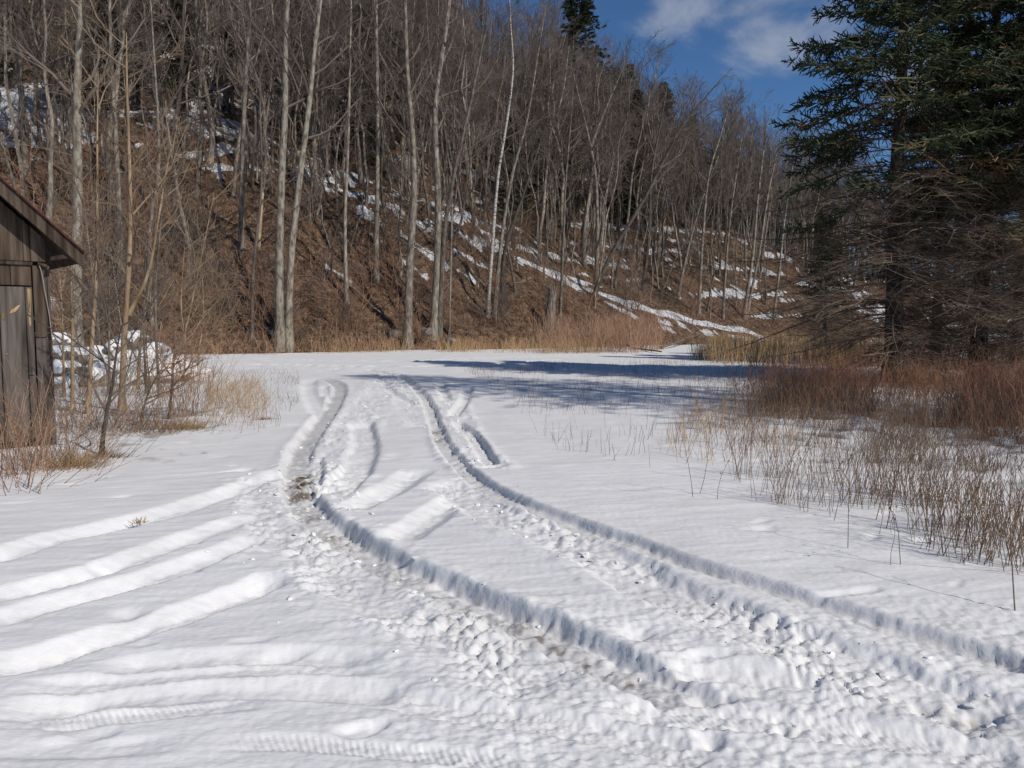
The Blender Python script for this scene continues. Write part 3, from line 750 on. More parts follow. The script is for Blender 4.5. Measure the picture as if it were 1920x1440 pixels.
# ------------------------------------------------------------------ bare broadleaf trees
def stem_path(rng, H, lean=(0, 0), wob=0.25, K=14):
    u = np.linspace(0, 1, K)
    p = np.zeros((K, 3)); p[:, 2] = u * H
    w = np.cumsum(rng.normal(0, wob / math.sqrt(K), (K, 2)), 0); w -= w[0]
    p[:, :2] = w + np.outer(u ** 1.4, np.array(lean))
    p[0, 2] = -0.5
    return p
def tree_meshes(rng, stems, radii, crown=0.4, nl=13, dens=1.0, lf=0.26, twig=0.007, sides=7, whisker=0):
    """stems: list of [K,3] paths in local space; returns trunk mesh and crown mesh"""
    gt = Geo(); gc = Geo()
    for P, r0 in zip(stems, radii):
        K = len(P); u = np.linspace(0, 1, K)
        rr = r0 * (1 - u) ** 0.75 * 0.9 + r0 * 0.09; rr[0] = r0 * 1.5; 
        if K > 2: rr[1] = max(rr[1], r0 * 0.98)
        gt.tubes(P, rr, sides)
        Pb = P[None]; Rb = rr[None]
        L1, R1 = grow(rng, Pb, Rb, nl, crown, 0.985, lf, 0.80, 6, 0.10, 0.13, 0.5, 0.014, 0.4, 0.5)
        gc.tubes(L1, R1, 5)
        L2, R2 = grow(rng, L1, R1, max(3, int(5 * dens)), 0.22, 0.98, 0.5, 0.62, 3, 0.07, 0.13, 0.5, twig * 1.3)
        gc.tubes(L2, R2, 3)
        L3, R3 = grow(rng, L2, R2, max(3, int(5 * dens)), 0.15, 1.0, 0.55, 0.6, 2, 0.06, 0.12, 0.55, twig)
        gc.tubes(L3, R3, 3)
        L4, R4 = grow(rng, L3[::2], R3[::2], 3, 0.2, 1.0, 0.6, 0.55, 2, 0.05, 0.1, 0.7, twig * 0.75)
        gc.tubes(L4, R4, 3)
        if whisker:
            W1, WR = grow(rng, Pb, Rb, whisker, 0.1, crown + .1, 0.10, 1.1, 4, 0.05, 0.16, 0.14, twig, 0.5)
            gc.tubes(W1, WR, 3)
            W2, WR2 = grow(rng, W1, WR, 4, 0.25, 1.0, 0.5, 0.6, 2, 0.05, 0.1, 0.6, twig * .8)
            gc.tubes(W2, WR2, 3)
    return gt.mesh('trunk', True), gc.mesh('crown', False)

def plant_tree(name, loc, tm, cm, bark, twig, label, cat='tree', group=None, rz=0.0, sc=1.0):
    e = empty(name, tuple(loc), rz); e.scale = (sc, sc, sc)
    tag(e, label, cat, group)
    a = bpy.data.objects.new('trunk', tm); b = bpy.data.objects.new('crown', cm)
    for o, m in ((a, bark), (b, twig)):
        if not o.data.materials: o.data.materials.append(m)
        col.objects.link(o); o.parent = e
    return e

# trees that stand out one by one: photo pixels from foot upwards, trunk width in pixels
KEY = [
 ([(148, 688), (148, 560), (146, 350), (145, 180), (155, 0), (160, -140)], 25, M_pale, 'stout pale lichen spotted trunk rising behind the snowy boulder pile', {}),
 ([(525, 652), (524, 500), (528, 330), (534, 200), (535, 60), (548, -120)], 20, M_pale, 'thicker nearer trunk of the tall grey pair at the field edge', {}),
 ([(541, 650), (543, 500), (557, 360), (575, 200), (590, 60), (612, -120)], 17, M_pale, 'curving second trunk of the tall grey pair, bending over the slope', {}),
 ([(764, 647), (768, 500), (775, 380), (773, 260), (762, 120), (758, -60)], 19, M_bark, 'single grey tree with a mossy flared foot above the brown grass', {}),
 ([(812, 634), (820, 480), (820, 350), (815, 200), (835, 60), (850, -60)], 18, M_bark, 'straight trunk of the close double tree in mid slope', {}),
 ([(823, 634), (832, 450), (850, 330), (880, 200), (905, 80)], 12, M_bark, 'thinner stem of the close double tree, leaning uphill', {}),
 ([(705, 530), (706, 400), (708, 250), (705, 60), (705, -60)], 12, M_bark, 'dark straight tree standing among long shadows on the leaf bank', {}),
 ([(914, 592), (924, 450), (934, 330), (950, 230), (962, 130), (958, 50)], 8, M_birch, 'white barked birch bending in the middle of the woods', {}),
 ([(926, 592), (940, 450), (962, 320), (987, 230), (1007, 110)], 9, M_bark, 'grey tree leaning beside the white birch', {}),
 ([(940, 592), (946, 470), (976, 380), (1002, 300)], 9, M_dark, 'dark crooked tree at the foot of the birch clump', {}),
 ([(1118, 535), (1120, 430), (1117, 330), (1102, 250), (1085, 180)], 9, M_bark, 'grey forked tree standing on the snow covered trail', {'fork': 1}),
 ([(1110, 560), (1150, 470), (1210, 370), (1250, 290), (1282, 230), (1312, 195)], 10, M_dark, 'long tree leaning far over towards the sky above the trail', {}),
 ([(452, 480), (455, 350), (460, 200), (468, 50), (470, -40)], 13, M_bark, 'brown grey trunk rooted at the top of the leafy bank', {}),
 ([(226, 545), (222, 400), (215, 250), (208, 100), (205, -40)], 14, M_bark, 'grey trunk behind the tan forked sapling', {}),
 ([(285, 612), (283, 430), (300, 300), (290, 100)], 9, M_bark, 'slim grey tree rising over the end of the boulder pile', {}),
 ([(330, 480), (325, 300), (336, 150), (345, 0)], 13, M_dark, 'dark upright trunk on the bank above the boulder pile', {}),
 ([(1394, 600), (1410, 480), (1420, 370), (1430, 290)], 8, M_pale, 'pale thin pair stem standing above the lower end of the trail', {'pair': 1}),
 ([(1310, 592), (1318, 450), (1330, 330), (1350, 260)], 7, M_bark, 'thin straight tree over the middle of the snow streaked bank', {}),
 ([(1150, 540), (1175, 430), (1185, 330), (1200, 260)], 7, M_bark, 'thin tree slanting right beside the leaning trail tree', {}),
 ([(1050, 600), (1055, 480), (1060, 350), (1068, 250)], 7, M_bark, 'narrow tree growing from the red brush by the broken stump', {}),
 ([(650, 570), (648, 420), (655, 250), (660, 60)], 9, M_bark, 'slim tree halfway between the tall grey pair and the mossy footed tree', {}),
 ([(472, 640), (475, 500), (490, 350), (488, 200)], 8, M_dark, 'thin dark tree just beside the tall grey pair', {}),
 ([(842, 628), (846, 500), (848, 400), (851, 280)], 5, M_pale, 'thin pale sapling just past the close double tree', {}),
 ([(68, 232), (70, 100), (70, -20)], 10, M_pale, 'pale trunk on the snow patch high above the shed roof', {}),
 ([(590, 350), (592, 220), (600, 100), (598, 0)], 8, M_bark, 'upper slope trunk seen between the tops of the tall grey pair', {}),
 ([(1270, 560), (1292, 460), (1318, 370), (1340, 310)], 7, M_bark, 'slanting grey tree above the orange stained snow bank', {}),
 ([(1205, 548), (1218, 430), (1222, 330), (1240, 230)], 8, M_dark, 'dark tree on the slope just above the trail edge', {}),
 ([(1355, 600), (1362, 480), (1372, 380), (1384, 300)], 6, M_bark, 'slender tree close by the pale pair stem', {}),
 ([(1450, 600), (1462, 500), (1470, 420), (1480, 350)], 6, M_pale, 'last slim pale tree before the shade of the big spruces', {}),
]
rk = np.random.default_rng(21)
for px, w, bark, label, opt in KEY:
    b = hit(*px[0])
    if px[0][0] == 148:
        g = gnd(148, 684); b = np.array([g[0], g[1], 0.0])
    Y = b[1]
    W = np.array([at_depth(x, y, Y) for x, y in px])
    W[0] = b
    W = W - b
    ext = norm(W[-1] - W[-2]) * rk.uniform(2.5, 5.0); W = np.vstack([W, W[-1] + ext])
    W[:, 1] += np.cumsum(rk.normal(0, 0.12, len(W))); W[:, 1] -= W[0, 1]
    P = catmull(W, 3); P[0, 2] -= 0.4
    r0 = w / F * Y * 0.44
    H = P[-1, 2]
    stems = [P]; rad = [r0]
    if opt.get('fork'):
        k = len(P) // 2; Q = P[k:].copy(); Q[:, 0] = Q[0, 0] - (Q[:, 0] - Q[0, 0]) + np.linspace(0, 1, len(Q)) * 1.2
        stems.append(Q); rad.append(r0 * 0.6)
    if opt.get('pair'):
        Q = P.copy(); Q[:, 0] += 0.25 + np.linspace(0, 1, len(Q)) * 1.6; stems.append(Q); rad.append(r0 * 0.8)
    tm, cm = tree_meshes(rk, stems, rad, 0.42 if H > 14 else 0.45, 13, 1.0, 0.22, 0.0075 * Y / 55, whisker=10)
    plant_tree('birch_tree' if bark is M_birch else 'bare_tree', b, tm, cm, bark, M_twig, label)

# ------------------------------------------------------------------ evergreens
def needles(g, rng, C, n, ln, wd, spread=0.75):
    """little flat needle tufts pointing outward along the twigs C [B,K,3]"""
    B, K, _ = C.shape
    v = rng.uniform(0.05, 1.0, (B, n)); f = v * (K - 1); i0 = np.clip(f.astype(int), 0, K - 2); fr = (f - i0)[..., None]
    bi = np.arange(B)[:, None]
    p = C[bi, i0] * (1 - fr) + C[bi, i0 + 1] * fr; d = norm(C[bi, i0 + 1] - C[bi, i0])
    rv_ = rng.normal(0, 1, (B, n, 3)); pr = norm(rv_ - d * (rv_ * d).sum(-1, keepdims=True))
    a = spread * rng.uniform(0.5, 1.3, (B, n, 1))
    o = norm(d * np.cos(a) + pr * np.sin(a)); sd = norm(np.cross(o, rng.normal(0, 1, (B, n, 3))))
    L = ln * rng.uniform(0.6, 1.25, (B, n, 1)); w = wd * rng.uniform(0.7, 1.3, (B, n, 1))
    V = np.stack([p - sd * w * .5, p + sd * w * .5, p + o * L + sd * w * 0.12], 2).reshape(-1, 3)
    g.add(V, None, np.arange(len(V)).reshape(-1, 3))

def hemlock_meshes(rng, H, spread, base=1.5):
    P = stem_path(rng, H, rng.normal(0, .2, 2), .2, 8); rr = (0.016 * H) * (1 - np.linspace(0, 1, 8)) + 0.02
    gt = Geo(); gt.tubes(P, rr, 6); gf = Geo()
    zs = np.arange(base, H - .2, 0.33); bs = [(z + rng.uniform(-.2, .2), rng.uniform(0, TAU)) for z in zs for _ in range(6)]
    Zs = np.array([b[0] for b in bs]); A = np.array([b[1] for b in bs]); M = len(Zs); uu = Zs / H
    L = spread * (1 - uu) ** 0.75 * rng.uniform(.6, 1.15, M) + .2
    el = np.interp(uu, [0, .6, 1], [-.1, .15, .8]); d = np.stack([np.cos(A) * np.cos(el), np.sin(A) * np.cos(el), np.sin(el)], -1)
    C = np.empty((M, 5, 3)); C[:, 0] = np.stack([0 * Zs, 0 * Zs, Zs], -1)
    for k in range(1, 5):
        C[:, k] = C[:, k - 1] + d * (L / 4)[:, None]; d = norm(d + np.array([0, 0, -.13]) + rng.normal(0, .08, (M, 3)))
    gb = Geo(); gb.tubes(C, (0.012 + .005 * L)[:, None] * np.linspace(1, .4, 5)[None], 3)
    T1, R1 = grow(rng, C, np.full((M, 5), .01), 7, 0.1, 1, .38, .85, 3, -.08, .1, .6, .006, flat=True)
    needles(gf, rng, T1, 12, .22, .10); needles(gf, rng, C[:, 1:], 12, .25, .1)
    return gt.mesh('trunk', True), gb.mesh('boughs'), gf.mesh('foliage')
rhm = np.random.default_rng(78)
HM = [hemlock_meshes(rhm, 15, 3.1), hemlock_meshes(rhm, 12, 2.6), hemlock_meshes(rhm, 17, 2.8, 5.0)]
def plant_hemlock(loc, ms, label, rz, sc, wide=1.35, group=None):
    e = empty('hemlock_tree', tuple(loc), rz); e.scale = (sc * wide, sc * wide, sc); tag(e, label, 'evergreen', group)
    for nm, me, m in zip(('trunk', 'boughs', 'foliage'), ms, (M_strunk, M_sbranch, M_needle)):
        if not me.materials: me.materials.append(m)
        o = bpy.data.objects.new(nm, me); col.objects.link(o); o.parent = e

# the rest of the wood: a set of kinds, copied over the slope
KINDS = []
rv = np.random.default_rng(5)
for i in range(6):      # tall forest trees
    H = rv.uniform(17, 22); P = stem_path(rv, H, rv.normal(0, 0.9, 2), 0.8)
    st = [P]; rd = [rv.uniform(0.15, 0.23)]
    if i % 2: k = 6 + i // 2; Q = P[k:].copy(); Q[:, :2] += np.outer(np.linspace(0, 1, len(Q)) ** .8, rv.normal(0, 1.6, 2)); st.append(Q); rd.append(rd[0] * .6)
    KINDS.append(('tall', *tree_meshes(rv, st, rd, 0.42, 17, 1.45, 0.24, 0.009, 6, whisker=10)))
for i in range(5):      # thin poles
    H = rv.uniform(11, 16); P = stem_path(rv, H, rv.normal(0, 0.8, 2), 0.7)
    KINDS.append(('pole', *tree_meshes(rv, [P], [rv.uniform(0.065, 0.10)], 0.5, 14, 1.2, 0.18, 0.008, 5, whisker=12)))
for i in range(3):      # leaning
    H = rv.uniform(13, 17); a = rv.uniform(-0.6, 0.9); P = stem_path(rv, H, (5.0 * math.cos(a), 5.0 * math.sin(a) * 0.6), 0.7)
    KINDS.append(('leaning', *tree_meshes(rv, [P], [rv.uniform(0.09, 0.13)], 0.45, 14, 1.3, 0.2, 0.008, 5, whisker=10)))
for i in range(2):      # multi stemmed
    st = []; rd = []
    for k in range(3):
        H = rv.uniform(12, 17); st.append(stem_path(rv, H, rv.normal(0, 2.2, 2), 0.6)); rd.append(rv.uniform(0.07, 0.12))
        st[-1][:, :2] += rv.normal(0, .2, 2)
    KINDS.append(('clump', *tree_meshes(rv, st, rd, 0.42, 11, 1.2, 0.2, 0.008, 5, whisker=8)))
BARKS = {'tall': M_bark, 'pole': M_bark, 'leaning': M_bark, 'clump': M_bark}
LABEL = {
 'tall': 'tall grey leafless tree with a twiggy crown',
 'pole': 'thin pole like leafless tree',
 'leaning': 'leaning bare tree with a one sided crown',
 'clump': 'bare tree of several stems from one root'}
def zone(fx, t):
    if fx < -22: return 'above the shed'
    if fx < 2: return 'over the steep leaf bank'
    if fx < 32: return 'over the snowy trail'
    return 'along the far ridge'
# candidate spots on the slope, spaced apart
rs = np.random.default_rng(31)
pts = []
tries = 0
keyxy = [hit(*k[0][0])[:2] for k in KEY]
def candidates(rng, n, a0, a1, r0, e):
    a = np.radians(rng.uniform(a0, a1, n)); rr = r0 * np.exp(rng.uniform(0, e, n)); x, y = rr * np.sin(a), rr * np.cos(a)
    z, s, t = hill(x, y)
    return zip(x.tolist(), y.tolist(), rr.tolist(), z.tolist(), s.tolist(), t.tolist())
for x, y, rr, z, s, t in candidates(rs, 9000, -37, 31, 42, 1.55):
    if len(pts) >= 270: break
    z = [z]; s = [s]
    if t < 4.0 or t > 46: continue
    if t < 12 and rs.uniform() < 0.62: continue
    if s[0] > .5 and rs.uniform() < .55: continue
    md = 1.7 + 0.012 * rr
    if any((x - p[0]) ** 2 + (y - p[1]) ** 2 < md * md for p in pts): continue
    if any((x - p[0]) ** 2 + (y - p[1]) ** 2 < 2.2 for p in keyxy): continue
    pts.append((x, y, z[0], t))
pts.sort(key=lambda p: p[0] ** 2 + p[1] ** 2)
def foot_x(x, y):
    d, sq, sl, _ = closest(FOOT, np.array([x]), np.array([y]), 400); return float(np.interp(sl[0], _fs, FOOT[:, 0]))
for (x, y, z, t) in pts:
    kind = rs.choice(['tall', 'pole', 'leaning', 'clump'], p=[0.44, 0.38, 0.09, 0.09]) if t > 12 else rs.choice(['pole', 'tall', 'leaning', 'clump'], p=[0.55, 0.15, 0.15, 0.15])
    c = [k for k in KINDS if k[0] == kind]; kk = c[rs.integers(len(c))]
    zn = zone(foot_x(x, y), t)
    rz = rs.uniform(0, TAU) if kind != 'leaning' else rs.normal(0, 0.6)
    if t > 13 and rs.uniform() < .15:
        mi = rs.integers(3)
        plant_hemlock((x, y, z - .3), HM[mi], 'dark evergreen standing among the bare trunks ' + zn, rz, rs.uniform(.7, 1.15), 1.2, 'evergreens among the bare trees ' + zn); continue
    e = plant_tree('bare_tree', (x, y, z), kk[1], kk[2], BARKS[kind], M_twig, LABEL[kind] + ' ' + zn, 'tree', 'bare trees of the wood ' + zn, rz, rs.uniform(0.8, 1.15))

def spruce_meshes(rng, H, r0, live_from, spread, dens=1.0, blades=12):
    K = 16; P = stem_path(rng, H, rng.normal(0, 0.15, 2), 0.12, K); u = np.linspace(0, 1, K)
    rr = r0 * (1 - u) ** 0.9 + 0.015; rr[0] *= 1.35
    gt = Geo(); gt.tubes(P, rr, 10); gd = Geo(); gf = Geo(); gb = Geo(); gbr = Geo()
    z = 0.55; bs = []
    while z < H - 0.35:
        nb = int(rng.integers(5, 8)); a0 = rng.uniform(0, TAU)
        for k in range(nb):
            bs.append((z + rng.uniform(-.16, .16), a0 + TAU * k / nb + rng.normal(0, .18)))
        z += rng.uniform(0.32, 0.48)
    Zs = np.array([b[0] for b in bs]); A = np.array([b[1] for b in bs]); M = len(Zs)
    uu = Zs / H
    L = spread * np.clip((1 - uu) ** 0.72 * 1.12, 0, 1) * np.clip(0.55 + uu * 3.0, 0, 1) * rng.uniform(0.72, 1.12, M) + 0.15
    el = np.interp(uu, [0, 0.35, 0.7, 1.0], [-0.10, 0.02, 0.25, 0.9]) + rng.normal(0, 0.08, M)
    d = np.stack([np.cos(A) * np.cos(el), np.sin(A) * np.cos(el), np.sin(el)], -1)
    Kb = 7; C = np.empty((M, Kb, 3))
    C[:, 0] = np.stack([np.interp(Zs, P[:, 2], P[:, 0]), np.interp(Zs, P[:, 2], P[:, 1]), Zs], -1)
    for k in range(1, Kb):
        C[:, k] = C[:, k - 1] + d * (L / (Kb - 1))[:, None]
        droop = -0.10 if k < 4 else 0.12
        d = norm(d + np.array([0, 0, droop]) + rng.normal(0, 0.06, (M, 3)))
    RB = (0.007 + 0.0045 * L)[:, None] * np.linspace(1, 0.3, Kb)[None]
    live = (Zs > live_from + rng.normal(0, 0.8, M))
    gd.tubes(C[~live], RB[~live], 4); gb.tubes(C[live], RB[live], 4)
    # dead lower boughs: bare drooping side twigs
    if (~live).any():
        T1, R1 = grow(rng, C[~live], RB[~live], int(24 * dens), 0.10, 1.0, 0.36, 0.85, 4, -0.10, 0.14, 0.42, 0.0036, flat=True)
        gd.tubes(T1, R1, 3)
        T2, R2 = grow(rng, T1, R1, 4, 0.15, 1.0, 0.6, 0.7, 2, -0.08, 0.2, 0.7, 0.003)
        gd.tubes(T2, R2, 3)
    Cl, Rl = C[live], RB[live]
    NT = int(26 * dens); NU = 5
    inner = 0.42 * np.clip(1.15 - (Zs[live] / H), 0.1, 1)
    T1, R1 = grow(rng, Cl, Rl, NT, 0.12, 1.0, 0.27, 0.9, 4, -0.07, 0.10, 0.45, 0.0045, flat=True)
    gb.tubes(T1, R1, 3)
    T2, R2 = grow(rng, T1, R1, NU, 0.10, 1.0, 0.42, 0.8, 2, -0.07, 0.12, 0.7, 0.0035, lmin=0.06)
    # needles sit on the outer part of each bough
    tipd = np.repeat(np.arange(len(Cl)), NT)
    rel = np.linalg.norm(T1[:, 0, :2] - np.repeat(Cl[:, 0, :2], NT, 0), axis=1) / np.repeat(L[live], NT)
    keep = rel > np.repeat(inner, NT) * rng.uniform(0.6, 1.25, len(rel))
    brown = rng.uniform(0, 1, len(keep)) < np.repeat(rng.choice([0.02, 0.06, 0.5], len(Cl), p=[.6, .3, .1]), NT)
    hid = np.repeat((Zs[live] > 13.5 * H / 17), NT) & (rng.uniform(0, 1, len(keep)) < .6)
    k2 = np.repeat(keep & ~hid, NU); b2 = np.repeat(brown, NU)
    for gx, m1, m2 in ((gf, keep & ~brown, k2 & ~b2), (gbr, keep & brown, k2 & b2)):
        Tt = T1[m1]; gx.tubes(Tt, np.full(Tt.shape[:2], .023) * np.array([.6, 1, 1, .5]), 3)
        Tt = T2[m2]; gx.tubes(Tt, np.full(Tt.shape[:2], .024) * np.array([1, .5]), 3)
        needles(gx, rng, T1[m1], 7, 0.045, 0.012, .9); needles(gx, rng, T2[m2], 5, 0.042, 0.012, .9)
    gb.tubes(T2[~k2], R2[~k2], 3)
    needles(gf, rng, Cl[:, 4:], 24, 0.06, 0.016)
    return gt.mesh('trunk', True), (gd.mesh('dead_boughs') if gd.n else None), gb.mesh('boughs'), gf.mesh('foliage'), gbr.mesh('browned_foliage')

def plant_spruce(name, loc, ms, label, rz=0, sc=1.0, group=None):
    e = empty(name, tuple(loc), rz); e.scale = (sc, sc, sc); tag(e, label, 'spruce tree' if 'spruce' in name else 'evergreen', group)
    for nm, me, m in zip(('trunk', 'dead_boughs', 'boughs', 'foliage', 'browned_foliage'), ms, (M_strunk, M_sbranch, M_sbranch, M_needle, M_needlebrown)):
        if me is None: continue
        if not me.materials: me.materials.append(m)
        o = bpy.data.objects.new(nm, me); col.objects.link(o); o.parent = e
    return e
rsp = np.random.default_rng(77)
SP1 = spruce_meshes(rsp, 17.0, 0.27, 6.0, 4.9)
SP2 = spruce_meshes(rsp, 15.5, 0.24, 6.0, 4.2)
SP3 = spruce_meshes(rsp, 23.0, 0.30, 11.5, 7.0, .32, 6)
def P2(x, y): g = gnd(x, y); return (g[0], g[1], 0.0)
plant_spruce('spruce_tree', P2(1672, 716), SP1, 'big dark spruce with a thick bare lower trunk, nearest the open snow', 0.3)
plant_spruce('spruce_tree', P2(1832, 712), SP2, 'second dark spruce just behind the big one, red brush at its foot', 1.4, 1.02)
plant_spruce('spruce_tree', P2(1545, 668), SP2, 'smaller shaded spruce farther back, half hidden by the big spruce boughs', 4.0, 0.50)
plant_spruce('spruce_tree', P2(1975, 718), SP1, 'spruce cut by the picture edge with drooping bare boughs', 2.6, 1.0)
plant_spruce('spruce_tree', (23.5, 27.0, 0.0), SP2, 'rear spruce of the row, filling the gap behind its neighbours', 5.1, 1.05)
plant_spruce('spruce_tree', P2(1752, 684), SP2, 'spruce standing in the gap behind the two nearest trunks', 3.3, 0.9)
plant_spruce('spruce_tree', P2(1905, 682), SP2, 'rearmost spruce at the far side of the row, seen through bare boughs', 0.9, 1.0)
plant_spruce('spruce_tree', (16.6, 7.7, 0.0), SP3, 'very tall spruce beside the weeds that shades the field, outside the view', 1.9, 1.0)

# (photo pixel of the crown's top, photo pixel of its foot's column / height in m)
HEM = [((1085, -40), 112, 26, 0, 'tallest dark pine standing out on the ridge top'),
       ((1155, 125), 112, 16, 0, 'round dark evergreen against the sky below the ridge top'),
       ((1175, 200), 98, 14, 0, 'broad evergreen in the middle of the slope over the trail'),
       ((1065, 270), 92, 12, 1, 'dark evergreen beside the forked trail tree'),
       ((1245, 155), 135, 17, 0, 'pointed evergreen on the skyline next to a leaning tree top'),
       ((1300, 178), 150, 16, 1, 'small pointed evergreen just under the bare skyline branch'),
       ((1290, 260), 112, 13, 0, 'evergreen half hidden by thin trunks over the snow bank'),
       ((1375, 235), 170, 15, 1, 'far small evergreen where the ridge drops towards the spruces'),
       ((940, 200), 96, 13, 1, 'shadowed evergreen deep in the trees behind the birch'),
       ((330, 60), 78, 16, 2, 'dark evergreen deep in the woods above the boulder pile'),
       ((850, 60), 100, 15, 2, 'dark evergreen behind the close double tree'),
       ((620, 10), 84, 18, 2, 'dark evergreen behind the tall grey pair'),
       ((120, 30), 76, 14, 0, 'dark evergreen behind the pale trunk above the shed'),
       ((430, -10), 82, 17, 2, 'dark evergreen high over the leaf bank'),
       ((730, 100), 90, 14, 1, 'evergreen in shade behind the dark straight tree'),
       ((1020, 90), 100, 15, 0, 'evergreen in the dense woods left of the skyline pine'),
       ((1215, 300), 100, 12, 1, 'low evergreen behind the thin slanting trail tree'),
       ((1330, 330), 120, 12, 2, 'dark evergreen in the shade over the snow bank'),
       ((540, 120), 76, 14, 1, 'dark evergreen just beyond the tall grey pair'),
       ((250, -20), 72, 16, 2, 'dark evergreen behind the grey trunk and tan sapling'),
       ((700, 10), 84, 17, 2, 'tall dark evergreen behind the thin trunks of the upper slope'),
       ((1500, 370), 165, 12, 1, 'far evergreen showing beside the big spruce boughs'),
       ((1440, 330), 150, 12, 0, 'dark evergreen low on the far slope by the spruce boughs')]
for (px, dist, H, mi, label) in HEM:
    d = px_dir(*px); k = dist / math.hypot(d.x, d.y); x, y = d.x * k, d.y * k
    top = CAM_H + d.z * k; g = hill_z(x, y)
    h = max(top - g, 6.0); base_h = (15, 12, 17)[mi]
    sc = min(h / base_h, 1.9)
    plant_hemlock((x, y, g - 0.3), HM[mi], label, rsp.uniform(0, 6), sc)

# ------------------------------------------------------------------ the far wood beyond the trees one can tell apart
def instancer(name, P, src_objs, rng, smin, smax):
    """one object: points carrying copies of the source meshes (geometry nodes)"""
    me = bpy.data.meshes.new(name); me.vertices.add(len(P)); me.vertices.foreach_set('co', np.asarray(P, np.float32).ravel()); me.update()
    a = me.attributes.new('turn', 'FLOAT', 'POINT'); a.data.foreach_set('value', rng.uniform(0, TAU, len(P)).astype(np.float32))
    a = me.attributes.new('size', 'FLOAT', 'POINT'); a.data.foreach_set('value', rng.uniform(smin, smax, len(P)).astype(np.float32))
    a = me.attributes.new('pick', 'INT', 'POINT'); a.data.foreach_set('value', rng.integers(0, len(src_objs), len(P)).astype(np.int32))
    o = link(name, me)
    c = bpy.data.collections.new(name + '_kinds')
    for s in src_objs: c.objects.link(s)
    ng = bpy.data.node_groups.new(name, 'GeometryNodeTree')
    ng.interface.new_socket('Geometry', in_out='INPUT', socket_type='NodeSocketGeometry')
    ng.interface.new_socket('Geometry', in_out='OUTPUT', socket_type='NodeSocketGeometry')
    gi = ng.nodes.new('NodeGroupInput'); go = ng.nodes.new('NodeGroupOutput')
    ci = ng.nodes.new('GeometryNodeCollectionInfo'); ci.inputs['Collection'].default_value = c
    ci.inputs['Separate Children'].default_value = True; ci.inputs['Reset Children'].default_value = True
    ip = ng.nodes.new('GeometryNodeInstanceOnPoints'); ip.inputs['Pick Instance'].default_value = True
    def attr(nm, ty):
        n = ng.nodes.new('GeometryNodeInputNamedAttribute'); n.data_type = ty; n.inputs['Name'].default_value = nm
        return n.outputs[0]
    cx = ng.nodes.new('ShaderNodeCombineXYZ'); ng.links.new(attr('turn', 'FLOAT'), cx.inputs['Z'])
    ng.links.new(gi.outputs[0], ip.inputs['Points']); ng.links.new(ci.outputs[0], ip.inputs['Instance'])
    ng.links.new(attr('pick', 'INT'), ip.inputs['Instance Index']); ng.links.new(cx.outputs[0], ip.inputs['Rotation'])
    ng.links.new(attr('size', 'FLOAT'), ip.inputs['Scale']); ng.links.new(ip.outputs[0], go.inputs[0])
    md = o.modifiers.new('wood', 'NODES'); md.node_group = ng
    o['kind'] = 'stuff'
    return o
src = []
rw = np.random.default_rng(91)
for i in range(7):
    H = rw.uniform(13, 19); g = Geo(); P = stem_path(rw, H, rw.normal(0, 1.2, 2), .8, 8)
    rr = rw.uniform(.06, .16) * (1 - np.linspace(0, 1, 8)) ** .8 + .03
    g.tubes(P, rr, 5)
    L1, R1 = grow(rw, P[None], rr[None], 16, 0.42, .98, .22, .65, 5, .1, .12, .5, .02, .4, .5); g.tubes(L1, R1, 3)
    L2, R2 = grow(rw, L1, R1, 7, .2, 1, .5, .62, 3, .07, .12, .5, .013); g.tubes(L2, R2, 3)
    L3, R3 = grow(rw, L2, R2, 5, .15, 1, .55, .6, 2, .05, .1, .6, .009); g.tubes(L3, R3, 3)
    ntr = sum(len(q) for q in g.q[:1])
    me = g.mesh('wood_tree'); me.materials.append(M_twig); me.materials.append(M_bark)
    mi = np.zeros(len(me.polygons), np.int32); mi[:ntr] = 1; me.polygons.foreach_set('material_index', mi); src.append(bpy.data.objects.new('wood_tree', me))
far = []
tr = 0
for x, y, rr, z, s, t in candidates(rw, 9000, -44, 40, 50, 2.05):
    if len(far) >= 1500: break
    z = [z]; s = [s]
    if t < 11 or t > 95 or (t < 26 and rr < 75 and rw.uniform() < .5) or (s[0] > .55 and rw.uniform() < .8): continue
    far.append((x, y, z[0] - .3))
# the low treeline on the far side of the field
for i in range(130):
    x = rw.uniform(75, 260); y = 175 + rw.uniform(0, 50) + (260 - x) * 0.25; far.append((x, y, -0.2))
instancer('far_woodland', far, src, rw, .75, 1.15)
# whippy undergrowth between the trunks
srcu = []
for i in range(4):
    g = Geo()
    for k in range(3):
        P = stem_path(rw, rw.uniform(1.6, 4.5), rw.normal(0, .7, 2), .35, 6); P[:, :2] += rw.normal(0, .15, 2); P[0, 2] = -.2; rr = .02 * (1 - np.linspace(0, 1, 6)) + .007
        g.tubes(P, rr, 4); L1, R1 = grow(rw, P[None], rr[None], 12, .15, 1, .4, .7, 4, .08, .14, .6, .007); g.tubes(L1, R1, 3)
        L2, R2 = grow(rw, L1, R1, 6, .2, 1, .5, .6, 2, .06, .12, .6, .005); g.tubes(L2, R2, 3)
    me = g.mesh('undergrowth_bush'); me.materials.append(M_twig if i % 2 else M_twigred); srcu.append(bpy.data.objects.new('undergrowth_bush', me))
und = []
tr = 0
for x, y, rr, z, s, t in candidates(rw, 6000, -36, 26, 44, .95):
    if len(und) >= 430: break
    z = [z]; s = [s]
    if t < .5 or t > 32 or s[0] > .35: continue
    und.append((x, y, z[0]))
instancer('undergrowth', und, srcu, rw, .6, 1.25)

